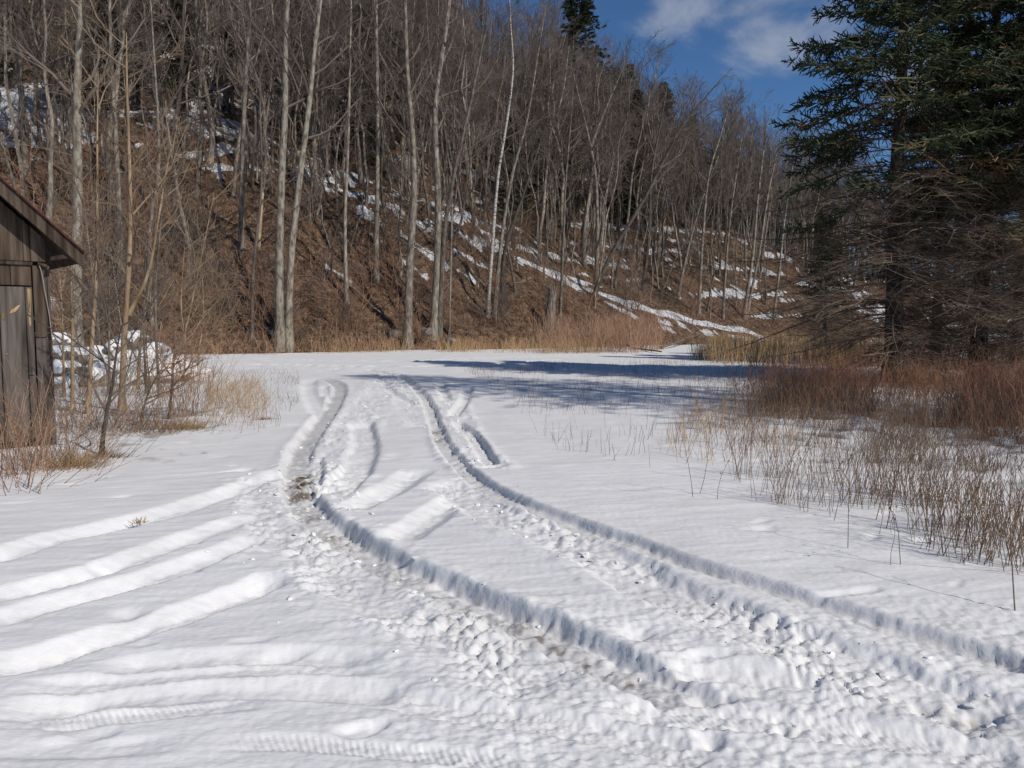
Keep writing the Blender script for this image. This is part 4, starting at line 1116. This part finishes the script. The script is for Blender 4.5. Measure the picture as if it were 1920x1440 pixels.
# ------------------------------------------------------------------ brush, weeds and grass
def stalks(g, rng, XYZ, h, r, lean=0.25, K=3, bend=0.1, n=3):
    B = len(XYZ); P = np.empty((B, K, 3)); P[:, 0] = XYZ; P[:, 0, 2] -= 0.03
    d = norm(np.column_stack([rng.normal(0, lean, B), rng.normal(0, lean, B), np.ones(B)]))
    for k in range(1, K):
        P[:, k] = P[:, k - 1] + d * (h / (K - 1))[:, None]; d = norm(d + rng.normal(0, bend, (B, 3)) * np.array([1, 1, .6]))
    RR = r[:, None] * np.linspace(1, .45, K)[None]
    g.tubes(P, RR, n); return P, RR
def scatter_px(rng, n, poly, dens=None):
    """random ground spots inside a patch outlined on the ground"""
    W = np.array([gnd(*p) for p in poly]); lo, hi = W.min(0), W.max(0); out = []
    def inside(x, y):
        c = np.zeros(len(x), bool); j = len(W) - 1
        for i in range(len(W)):
            xi, yi = W[i]; xj, yj = W[j]
            c ^= ((yi > y) != (yj > y)) & (x < (xj - xi) * (y - yi) / (yj - yi + 1e-12) + xi); j = i
        return c
    tot = 0
    for _ in range(80):
        x = rng.uniform(lo[0], hi[0], n * 2); y = rng.uniform(lo[1], hi[1], n * 2); k = inside(x, y)
        if dens is not None: k &= rng.uniform(0, 1, len(x)) < dens(x, y)
        out.append(np.column_stack([x[k], y[k]])); tot += k.sum()
        if tot >= n: break
    o = np.vstack(out)[:n]
    return np.column_stack([o, field_base(o[:, 0], o[:, 1])])
rg = np.random.default_rng(55)
def stuff(name, g, m): o = link(name, g.mesh(name), m); o['kind'] = 'stuff'; return o
edge = lambda x, y, a, b: sstep(a, b, 960 + F * x / y) ** 1.6
clump = lambda x, y: np.clip(0.42 + 1.5 * fbm(x / 1.4, y / 1.4, 3, 131), 0.04, 1) * np.maximum(edge(x, y, 1260, 1560), .02)
# red brush under and around the spruces
g = Geo()
XY = scatter_px(rg, 3900, [(1280, 740), (1440, 718), (1700, 710), (1990, 712), (2060, 800), (1990, 880), (1880, 840), (1700, 800), (1500, 790), (1400, 770)], clump)
P, RR = stalks(g, rg, XY, .28 + .72 * rg.uniform(0, 1, len(XY)) ** 1.7, rg.uniform(.003, .0058, len(XY)), .24)
T, TR_ = grow(rg, P, RR, 3, .4, 1.0, .35, .5, 2, .1, .1, .7, .003); g.tubes(T, TR_, 3)
XY = scatter_px(rg, 260, [(1330, 745), (1480, 722), (1990, 730), (1990, 860), (1800, 830), (1500, 790)], clump)
P, RR = stalks(g, rg, XY, rg.uniform(.8, 1.45, len(XY)), rg.uniform(.003, .006, len(XY)), .28, 5, .14)
T, TR_ = grow(rg, P, RR, 4, .35, 1.0, .35, .6, 3, .08, .12, .7, .0025); g.tubes(T, TR_, 3)
stuff('red_brush', g, M_weedred)
# brown weeds in the near side of that patch
g = Geo()
XY = scatter_px(rg, 5200, [(1230, 770), (1420, 740), (1960, 790), (2050, 900), (1960, 985), (1780, 960), (1600, 915), (1450, 895), (1330, 850)], lambda x, y: clump(x, y) * (.03 + sstep(7.2, 12.0, y + 1.5 * fbm(x / .9, y / .9, 2, 140))))
P, RR = stalks(g, rg, XY, .22 + .75 * rg.uniform(0, 1, len(XY)) ** 1.8, rg.uniform(.0018, .0036, len(XY)), .30, 3, .26)
T, TR_ = grow(rg, P, RR, 2, .5, 1.0, .25, .5, 2, .1, .1, .7, .002); g.tubes(T, TR_, 3)
XY = scatter_px(rg, 700, [(1350, 880), (1600, 905), (1960, 960), (1990, 1090), (1800, 1060), (1600, 985), (1400, 935)], clump)
P, RR = stalks(g, rg, XY, rg.uniform(.2, .75, len(XY)), rg.uniform(.0022, .0036, len(XY)), .22)
T, TR_ = grow(rg, P, RR, 2, .6, 1.0, .22, .5, 2, .1, .1, .7, .0018); g.tubes(T, TR_, 3)
stuff('brown_weeds', g, M_weedtan)
# sparse stubble poking through the snow
g = Geo()
XY = scatter_px(rg, 2600, [(860, 690), (1500, 668), (1560, 720), (1420, 860), (1300, 900), (1050, 850), (930, 740)], lambda x, y: np.clip(.35 + fbm(x / 3, y / 3, 3, 141), .05, 1))
stalks(g, rg, XY, rg.uniform(.08, .42, len(XY)), rg.uniform(.0022, .0042, len(XY)), .25)
XY = scatter_px(rg, 800, [(380, 700), (560, 690), (560, 760), (520, 800), (380, 830)], lambda x, y: np.clip(.3 + fbm(x / 3, y / 3, 3, 142), .05, 1))
stalks(g, rg, XY, rg.uniform(.05, .3, len(XY)), rg.uniform(.002, .0036, len(XY)), .3)
stuff('stubble', g, M_weedtan)
# pale weeds
g = Geo()
XY = scatter_px(rg, 520, [(385, 735), (480, 720), (510, 770), (480, 800), (390, 800)])
P, RR = stalks(g, rg, XY, rg.uniform(.2, .6, len(XY)), rg.uniform(.002, .0035, len(XY)), .4); T, TR_ = grow(rg, P, RR, 3, .3, 1, .4, .6, 2, 0, .1, .7, .0018); g.tubes(T, TR_, 3)
XY = scatter_px(rg, 420, [(1230, 850), (1300, 770), (1480, 790), (1500, 850), (1380, 890)], lambda x, y: np.clip(.4 + fbm(x / 1.2, y / 1.2, 3, 135), .05, 1))
stalks(g, rg, XY, rg.uniform(.2, .65, len(XY)), rg.uniform(.002, .0035, len(XY)), .3)
stuff('pale_weeds', g, M_straw)
# straw grass along the foot of the hill and the marsh strip before the spruces
g = Geo()
XY = scatter_px(rg, 2600, [(400, 668), (470, 661), (800, 661), (1130, 663), (1130, 656), (800, 652), (500, 655), (400, 662)], lambda x, y: np.clip(.4 + 1.3 * fbm(x / 2.5, y / 2.5, 3, 133), .05, 1))
stalks(g, rg, XY, rg.uniform(.35, 1.1, len(XY)), rg.uniform(.008, .014, len(XY)), .25)
XY = scatter_px(rg, 5600, [(1290, 672), (1400, 690), (1540, 697), (1680, 694), (1700, 670), (1540, 652), (1330, 655)], lambda x, y: np.clip(.5 + fbm(x / 2, y / 2, 3, 132), .1, 1))
stalks(g, rg, XY, rg.uniform(.5, 1.35, len(XY)), rg.uniform(.006, .011, len(XY)), .16)
stuff('straw_grass', g, M_straw)
g = Geo()
XY = scatter_px(rg, 2600, [(1560, 690), (1700, 694), (2000, 694), (2000, 654), (1700, 650), (1560, 655)], lambda x, y: np.clip(.5 + fbm(x / 2, y / 2, 3, 145), .1, 1))
stalks(g, rg, XY, rg.uniform(.5, 1.6, len(XY)), rg.uniform(.006, .011, len(XY)), .22)
stuff('marsh_brush', g, M_weedred)
# reddish brush on the bank and at the field's end
g = Geo(); gl = Geo()
n = 20000
a = np.radians(rg.uniform(-32, 20, n)); rr = rg.uniform(44, 92, n); x, y = rr * np.sin(a), rr * np.cos(a)
z, s, t = hill(x, y); fxx = None
k = (t > -2.0) & (t < 15) & (s < .4) & (rg.uniform(0, 1, n) < np.clip(1.15 - t / 16, .1, 1) * np.clip(.55 + fbm(x / 4, y / 4, 3, 151), .1, 1))
tk = t[k]; XY = np.column_stack([x, y, np.maximum(z * (t > 0), 0)])[k]
P, RR = stalks(g, rg, XY, rg.uniform(.3, 1.0, len(XY)) * np.interp(tk, [0, 3, 7], [1.6, 1.2, .75]), rg.uniform(.006, .013, len(XY)), .6)
T, TR_ = grow(rg, P, RR, 3, .3, 1.0, .45, .6, 2, .05, .1, .7, .006); g.tubes(T, TR_, 3)
XY = scatter_px(rg, 1500, [(1000, 662), (1200, 662), (1250, 656), (1200, 645), (1020, 648)], lambda x, y: np.clip(.4 + 1.4 * fbm(x / 3, y / 3, 3, 134), .03, 1))
P, RR = stalks(g, rg, XY, rg.uniform(.7, 2.9, len(XY)), rg.uniform(.008, .014, len(XY)), .25)
T, TR_ = grow(rg, P, RR, 4, .3, 1.0, .4, .5, 2, .08, .1, .7, .006); g.tubes(T, TR_, 3)
stuff('hillside_brush', g, M_twigred)
# dead sticks strewn over the slope
g = Geo()
n = 11000
a = np.radians(rg.uniform(-34, 24, n)); rr = 45 * np.exp(rg.uniform(0, .85, n)); x, y = rr * np.sin(a), rr * np.cos(a); z, s, t = hill(x, y); k = t > 1
XY = np.column_stack([x, y, z + .03])[k]; B = len(XY); th = rg.uniform(0, TAU, B); L = rg.uniform(.5, 2.6, B)
e2 = XY + np.column_stack([np.cos(th) * L, np.sin(th) * L, 0 * L]); e2[:, 2] = hill(e2[:, 0], e2[:, 1])[0] + rg.uniform(.02, .5, B)
g.tubes(np.stack([XY, e2], 1), np.column_stack([.007 + .03 * rg.uniform(0, 1, B) ** 3, rg.uniform(.005, .012, B)]), 3)
stuff('fallen_sticks', g, M_log)

# single dry stalks standing in the open snow, right foreground
gW = []
for i in range(7):
    g = Geo(); h = rg.uniform(.45, .95)
    P, RR = stalks(g, rg, np.zeros((1, 3)), np.array([h]), np.array([.0035]), .12 if i % 3 else .3, 5, .12, 4)
    T, TR_ = grow(rg, P, RR, 4, .45, 1.0, .22, .6, 3, .05, .15, .7, .0018); g.tubes(T, TR_, 3)
    T2, TR2 = grow(rg, T, TR_, 3, .5, 1.0, .3, .6, 2, .05, .15, .8, .0016); g.tubes(T2, TR2, 3)
    if i % 2: needles(g, rg, T2, 3, .018, .008)
    gW.append(g.mesh('weed_stalk'))
for m in gW: m.materials.append(M_weedtan)
SPOT = [(1905, 1150), (1690, 1060), (1590, 1030), (1670, 1062), (1745, 1020), (1815, 1050), (1830, 1058), (1640, 975), (1560, 960), (1720, 985), (1770, 990), (1880, 1000), (1345, 935), (1310, 925), (1300, 930), (1480, 930), (1440, 915), (1500, 935), (1850, 975), (1905, 1060), (1660, 990), (1390, 905), (1100, 850), (1075, 848)]
for i, (x, y) in enumerate(SPOT):
    o = bpy.data.objects.new('weed_stalk', gW[i % 7]); col.objects.link(o)
    gp = gnd(x, y); o.location = (gp[0], gp[1], field_base(gp[0], gp[1]).item() - .02); o.rotation_euler = (0, 0, rg.uniform(0, TAU)); o.scale = [rg.uniform(.7, 1.15) if y > 900 else .5] * 3
    if i == 0: tag(o, 'tall dry weed stalk standing nearest the long right wheel rut', 'weed', 'single dry stalks in the snow'); o.scale = (1.2,) * 3
    else: tag(o, 'single thin dry weed stalk sticking out of the open snow', 'weed', 'single dry stalks in the snow')

# ------------------------------------------------------------------ left margin: boulders, saplings, shrubs, tufts
_ico = None
def blob(rng, r, squash=(1, 1, .75), amp=.22, sub=2):
    import bmesh
    bm = bmesh.new(); bmesh.ops.create_icosphere(bm, subdivisions=sub, radius=1.0)
    o1, o2, o3 = rng.uniform(0, 50, 3)
    for v in bm.verts:
        c = v.co; n = float(perlin(c.x * 1.2 + o1, c.y * 1.2 + c.z * .9 + o2)) * amp + float(perlin(c.x * 2.6 + c.z + o3, c.y * 2.6 - c.z)) * amp * .5
        k = r * (1 + n); v.co = (round(c.x * k * squash[0], 4), c.y * k * squash[1], c.z * k * squash[2])
    V = np.array([v.co[:] for v in bm.verts]); T = np.array([[v.index for v in f.verts] for f in bm.faces]); bm.free()
    return V, T
rb = np.random.default_rng(14)
def boulder(px, py, Y, r, label, group=None, cap=1.0):
    p = at_depth(px, py, Y)
    e = empty('boulder', tuple(p), rb.uniform(0, TAU)); tag(e, label, 'boulder', group)
    sq = (rb.uniform(.9, 1.35), rb.uniform(.8, 1.1), rb.uniform(.62, .9))
    V, T = blob(rb, r, sq, .38)
    link('stone', np_mesh('stone', V, None, T, False), M_rock, e)
    if cap > 0:
        # snow lying on the upper side: the top faces lifted into a rounded layer
        Vn = norm(V); c = V[T].mean(1); nz = norm(np.cross(V[T[:, 1]] - V[T[:, 0]], V[T[:, 2]] - V[T[:, 0]]))[:, 2]
        keep = T[(nz > .46 - .25 * cap + rb.normal(0, .08, len(nz)))]
        if len(keep):
            us = np.unique(keep); rem = np.full(len(V), -1); rem[us] = np.arange(len(us))
            top = V[us].copy(); hgt = np.clip((Vn[us][:, 2] - .1) * 1.5, .1, 1); top[:, 2] += .10 * hgt * cap + .012; top[:, :2] *= 1.04
            n = len(us); bot = V[us] - Vn[us] * .03
            tt = rem[keep]; ed = {}
            for f in tt:
                for a_, b_2 in ((f[0], f[1]), (f[1], f[2]), (f[2], f[0])):
                    if (b_2, a_) in ed: del ed[(b_2, a_)]
                    else: ed[(a_, b_2)] = 1
            q = np.array([[a_ , a_ + n, b_2 + n, b_2] for a_, b_2 in ed]) if ed else None
            link('snow_cap', np_mesh('snow_cap', np.vstack([top, bot]), q, tt, True), M_snowcap, e)
BG = 'snow capped boulders piled beside the shed'
BL = [(250, 640, 25.5, .62, 'largest boulder on top of the pile under smooth snow'), (215, 655, 25, .5, None), (290, 660, 25, .5, 'boulder with deep snow at the right shoulder of the pile'),
      (180, 662, 25, .45, None), (330, 682, 24.6, .42, 'low dark boulder at the end of the pile towards the open field'), (300, 690, 24, .4, None), (262, 690, 24, .48, None), (225, 690, 23.8, .5, None),
      (190, 690, 23.6, .46, None), (150, 672, 24, .5, None), (120, 665, 23.5, .48, 'boulder showing just past the shed corner'), (125, 695, 22.5, .5, None), (160, 705, 22, .5, None), (200, 715, 22, .45, None),
      (240, 715, 22.4, .42, None), (280, 710, 23, .4, None), (315, 705, 23.4, .34, None), (345, 700, 24, .3, None), (110, 640, 25, .5, None), (270, 672, 24.6, .45, None), (115, 725, 21.5, .45, None), (230, 668, 24.6, .42, None), (312, 672, 25.2, .4, None)]
for (px, py, Y, r, lb) in BL:
    boulder(px, py + 4, Y, r * .86, lb or 'snow capped boulder among others of the heap beside the shed', BG, rb.choice([.1, .3, .55]) if lb != BL[4][4] else .2)
# snow drift under the heap, and a lit outcrop above the shed
g = Geo(); V, T = blob(rb, 1.0, (2.5, 1.5, .72), .5, 5); V[:, 2] += .10 * fbm(V[:, 0] * 3, V[:, 1] * 3 + V[:, 2] * 2, 3, 171); g.add(V + np.array([*at_depth(215, 700, 24.3)[:2], .0]), None, T)
o = link('snow_bank', g.mesh('snow_bank', True), M_snowcap); o['kind'] = 'structure'
boulder(78, 375, 62, .95, 'grey outcrop rock with old snow on the slope just above the shed roof', None, .9)
boulder(95, 350, 63, .7, 'smaller outcrop rock leaning on the grey one above the shed roof', None, .9)
boulder(372, 575, 50, .5, 'round boulder half sunk in the leaf bank by the field edge', None, 0)
boulder(800, 622, 52, .45, 'grey stone at the foot of the close double tree', None, .0)
boulder(845, 640, 52.5, .38, 'small grey stone lying in the brown grass', None, .0)
boulder(740, 628, 52, .5, 'mossy stone beside the flared foot of the grey tree', None, 0)
boulder(930, 1, 8.0, .01, '', None, 0) if False else None

def sapling(px, w, bark, twig, label, name='sapling', fork=None, dens=1.0, Y=None, cat='sapling', crown=.25, lf=.24, nl=10, tw=.004):
    gp = gnd(*px[0]); Y = gp[1] if Y is None else Y
    W = np.array([at_depth(x, y, Y) for x, y in px]); b = W[0].copy(); b[2] = 0; W[0] = b; W = W - b
    W[:, 1] += np.cumsum(rb.normal(0, .05, len(W))); W[0, 1] = 0
    P = catmull(W, 4); P[0, 2] = -.1
    stems = [P]; r0 = w / F * Y * .5; rad = [r0]
    if fork:
        Q = np.array([at_depth(x, y, Y) for x, y in fork]) - b; stems.append(catmull(Q, 4)); rad.append(r0 * .6)
    tm, cm = tree_meshes(rb, stems, rad, crown, nl, dens, lf, tw, 7)
    return plant_tree(name, b, tm, cm, bark, twig, label, cat)
sapling([(228, 768), (236, 620), (244, 480), (246, 350), (240, 180), (236, 60)], 12, M_tan, M_twigtan, 'tall tan barked sapling forking above the boulder pile', fork=[(241, 590), (275, 520), (292, 440), (310, 330), (322, 270)], crown=.35)
sapling([(165, 772), (172, 650), (178, 520), (180, 400), (178, 250), (177, 130)], 9, M_tan, M_twigtan, 'slim tan sapling between the shed corner and the forked one', crown=.3, lf=.2)
sapling([(136, 768), (138, 680), (137, 600), (134, 520), (140, 430)], 8, M_tan, M_twigtan, 'short tan sapling closest to the shed corner', crown=.3, lf=.25)
sapling([(300, 742), (296, 640), (293, 540), (300, 430), (310, 340)], 6, M_bark, M_twigtan, 'thin grey sapling standing past the boulder pile', crown=.25, lf=.24)
sapling([(190, 845), (196, 780), (200, 720), (205, 660), (215, 600)], 9, M_dark, M_twig, 'dark stemmed shrub with wide spreading twigs in front of the boulders', 'shrub', crown=.22, lf=.55, nl=11, cat='shrub', tw=.0028)
sapling([(317, 782), (322, 730), (326, 690), (330, 650)], 6, M_dark, M_twigred, 'upright dark shrub near the end of the boulder pile', 'shrub', crown=.3, lf=.5, nl=10, cat='shrub', tw=.003)
sapling([(262, 790), (275, 745), (290, 710), (310, 680)], 5, M_dark, M_twigred, 'low leaning shrub between the tan sapling and upright shrub', 'shrub', crown=.2, lf=.5, nl=10, cat='shrub', tw=.0028)

for i, (x0, y0, x1, y1, w, lb) in enumerate((
    (120, 742, 108, 380, 5, 'thin sapling rising right at the shed eave'), (205, 735, 212, 300, 5, 'thin straight sapling between two tan ones'), (258, 728, 300, 330, 6, 'slanting tan sapling crossing the forked one'),
    (275, 735, 262, 250, 5, 'slender upright sapling just past the forked one'), (345, 712, 352, 420, 4, 'thin red stemmed sapling at the far end of the brush'), (190, 705, 150, 330, 5, 'sapling leaning over towards the shed roof'),
    (325, 700, 400, 360, 5, 'sapling leaning out over the open field edge'), (238, 715, 205, 420, 4, 'short crooked sapling behind the forked one'), (370, 700, 380, 500, 4, 'short sapling alone at the edge of the brush'))):
    xm = (x0 + x1) / 2 + rb.uniform(-8, 8)
    sapling([(x0, y0), ((x0 + xm) / 2 + rb.uniform(-4, 4), y0 * .75 + y1 * .25), (xm, (y0 + y1) / 2), (x1, y1)], w, (M_tan, M_bark)[i % 2], (M_twigtan, M_twig)[i % 2], lb, crown=.2, lf=.28, nl=13, tw=.0042)

def clump_obj(name, px, py, n, hmin, hmax, lean, spread, r, m, label, cat, side=3):
    g = Geo(); c = gnd(px, py)
    XY = np.column_stack([rb.normal(0, spread, n), rb.normal(0, spread * .7, n), np.zeros(n)])
    B = n; h = rb.uniform(hmin, hmax, n)
    P = np.empty((B, 4, 3)); P[:, 0] = XY; P[:, 0, 2] = -.03
    d = norm(np.column_stack([XY[:, 0] / spread * lean * .6 + rb.normal(0, lean * .6, n), XY[:, 1] / spread * lean * .5 + rb.normal(0, lean * .5, n), np.ones(n)]))
    for k in range(1, 4):
        P[:, k] = P[:, k - 1] + d * (h / 3)[:, None]; d = norm(d + rb.normal(0, .09, (B, 3)) + np.column_stack([d[:, 0] * .12, d[:, 1] * .12, -np.full(B, .02)]))
    RR = np.full((B, 1), r) * np.linspace(1, .4, 4)[None] * rb.uniform(.7, 1.3, (B, 1))
    g.tubes(P, RR, 3)
    if side:
        T, TR_ = grow(rb, P, RR, side, .35, 1.0, .35, .55, 2, .06, .1, .7, r * .5); g.tubes(T, TR_, 3)
    o = link(name, g.mesh(name), m); o.location = (c[0], c[1], float(field_base(c[0], c[1]))); tag(o, label, cat); return o
clump_obj('shrub', 30, 880, 150, .5, 1.45, .45, .42, .0042, M_twigred, 'red stemmed bush of upright canes in front of the shed door', 'shrub')
clump_obj('shrub', 105, 852, 90, .35, 1.15, .5, .33, .0036, M_twigtan, 'tan brush at the foot of the shed corner', 'shrub')
clump_obj('shrub', 20, 915, 40, .3, .9, .7, .25, .004, M_twigred, 'sparse leaning canes nearest the camera before the shed', 'shrub')
clump_obj('shrub', 150, 800, 130, .4, 1.2, .55, .5, .004, M_twig, 'grey tangled brush behind the golden tuft', 'shrub')
clump_obj('shrub', 235, 800, 120, .4, 1.2, .6, .5, .004, M_twigtan, 'tangled brown brush around the forked sapling foot', 'shrub')
clump_obj('shrub', 300, 795, 110, .3, .95, .6, .4, .0036, M_twigred, 'reddish brush mound beside the golden grass at its edge', 'shrub')
clump_obj('shrub', 355, 778, 70, .5, 1.35, .35, .25, .0045, M_twigtan, 'tall tan stalks at the outer end of the brush', 'shrub')
clump_obj('shrub', 200, 740, 110, .6, 1.5, .5, .7, .005, M_twigtan, 'thin brush standing right before the boulders', 'shrub')
clump_obj('shrub', 330, 735, 80, .5, 1.3, .5, .6, .005, M_twigred, 'red brown brush past the end of the boulders', 'shrub')
clump_obj('shrub', 385, 715, 60, .4, 1.1, .45, .5, .005, M_twigred, 'small dark bush at the margin of the open field', 'shrub')
def tuft(px, py, n, h, sp, m, label):
    return clump_obj('grass_tuft', px, py, n, h * .4, h, 1.1, sp, .0032, m, label, 'grass tuft', 0)
tuft(135, 868, 420, .34, .15, M_straw, 'golden dry grass tuft by itself in the snow before the shed')
tuft(350, 800, 300, .30, .16, M_straw, 'yellowish grass tuft under the reddish brush mound')
tuft(205, 850, 160, .2, .1, M_weedtan, 'brown grass at the foot of the dark stemmed shrub')
tuft(300, 803, 320, .3, .3, M_weedtan, 'flattened brown grass below the reddish brush mound')
tuft(496, 785, 160, .12, .07, M_weedred, 'small rusty weed tuft alone on the open field')
tuft(262, 973, 40, .07, .03, M_straw, 'tiny straw wisp in the uppermost soft wheel line')

# ------------------------------------------------------------------ fallen logs, broken stumps
def log(pxa, pxb, w, m, label, name='fallen_log', lift=.15, sub=7):
    a, b = hit(*pxa), hit(*pxb)
    a = a + np.array([0, 0, lift]); b = b + np.array([0, 0, lift])
    P = np.linspace(a, b, sub); P[1:-1] += rb.normal(0, .05, (sub - 2, 3)); r = w / F * a[1] * .5
    g = Geo(); o0 = P[0].copy(); g.tubes(P - o0, np.linspace(r, r * .55, sub), 7, True)
    T, TR_ = grow(rb, (P - o0)[None], np.linspace(r, r * .55, sub)[None], 5, .3, .95, .15, .8, 3, .05, .15, .35, .015)
    g.tubes(T, TR_, 4)
    o = link(name, g.mesh(name, True), m); o.location = tuple(o0); tag(o, label, 'log'); return o
log((385, 235), (505, 288), 7, M_snag, 'long pale log lying on the snowy bench high on the slope')
log((545, 290), (615, 318), 7, M_snag, 'orange brown fallen trunk just past the tops of the tall pair')
log((400, 405), (505, 455), 6, M_log, 'dark log slanting across the upper leaf bank')
log((855, 480), (935, 575), 7, M_log, 'dark trunk fallen down the bank by the birch clump')
log((630, 520), (735, 610), 6, M_log, 'thin log running down the bank to the mossy footed tree')
log((690, 420), (790, 470), 5, M_log, 'snow dusted log beside the dark straight tree')
log((365, 578), (400, 574), 5, M_snag, 'short pale log piece on the leaves near the field edge')
log((1240, 655), (1315, 630), 5, M_log, 'fallen limb lying in the brush at the foot of the snow bank')
log((1150, 650), (1240, 664), 4, M_log, 'thin broken limb on the snow at the field end')
log((1000, 525), (950, 545), 5, M_log, 'short log on the slope above the broken stump')
def stump(px, w, m, label):
    b = hit(*px[0]); W = np.array([at_depth(x, y, b[1]) for x, y in px]) - b; W[0] = 0; P = catmull(W, 4); P[0, 2] -= .3
    r = w / F * b[1] * .5; rr = np.linspace(r * 1.3, r * .7, len(P)); g = Geo(); g.tubes(P, rr, 9, True)
    for k in range(7):   # torn splinters on top
        a = TAU * k / 7; q = P[-1] + np.array([math.cos(a), math.sin(a), 0]) * r * .5
        g.tubes(np.array([q - [0, 0, .2], q + [rb.normal(0, .05), rb.normal(0, .05), rb.uniform(.2, .7)]]), np.array([r * .28, .01]), 4)
    T, TR_ = grow(rb, P[None], rr[None], 5, .3, .9, .35, .9, 3, .1, .2, .2, .012); g.tubes(T, TR_, 4)
    o = link('broken_stump', g.mesh('broken_stump', True), m); o.location = tuple(b); tag(o, label, 'stump')
stump([(1026, 622), (1031, 590), (1036, 545)], 20, M_bark, 'thick grey broken stump at the edge of the red brush')
stump([(484, 470), (487, 420), (492, 362)], 8, M_snag, 'pale snapped tree trunk standing on the leaf bank')
stump([(1395, 470), (1396, 460), (1397, 450)], 6, M_dark, 'dark cut stump on the far slope') if False else None

# loose lumps of snow thrown up beside the ruts
import bmesh
def snow_lumps():
    rl = np.random.default_rng(66); g = Geo(); base = []
    for i in range(10): base.append(blob(rl, 1.0, (1.3, rl.uniform(.6, 1.0), rl.uniform(.3, .75)), .6, 1))
    for T in TR:
        if T['c'] < .05 or T['w'] < .5: continue
        P = T['P']; L = np.concatenate([[0], np.cumsum(np.hypot(*np.diff(P, axis=0).T))])
        n = int(L[-1] * 40 * T['w'])
        s = rl.uniform(0, L[-1], n); x = np.interp(s, L, P[:, 0]) + rl.normal(0, T['w'] * .36, n); y = np.interp(s, L, P[:, 1]) + rl.normal(0, T['w'] * .30, n)
        h, _, _ = field_height(x, y); r = .005 + .026 * rl.uniform(0, 1, n) ** 5
        for k in range(n):
            V, F_ = base[rl.integers(8)]; a = rl.uniform(0, TAU); c, s_ = math.cos(a), math.sin(a)
            V = V @ np.array([[c, -s_, 0], [s_, c, 0], [0, 0, 1]]) * r[k]
            g.add(V + np.array([x[k], y[k], h[k] + r[k] * .12]), None, F_)
    o = link('snow_lumps', g.mesh('snow_lumps', False), M_snow); o['kind'] = 'stuff'
snow_lumps()
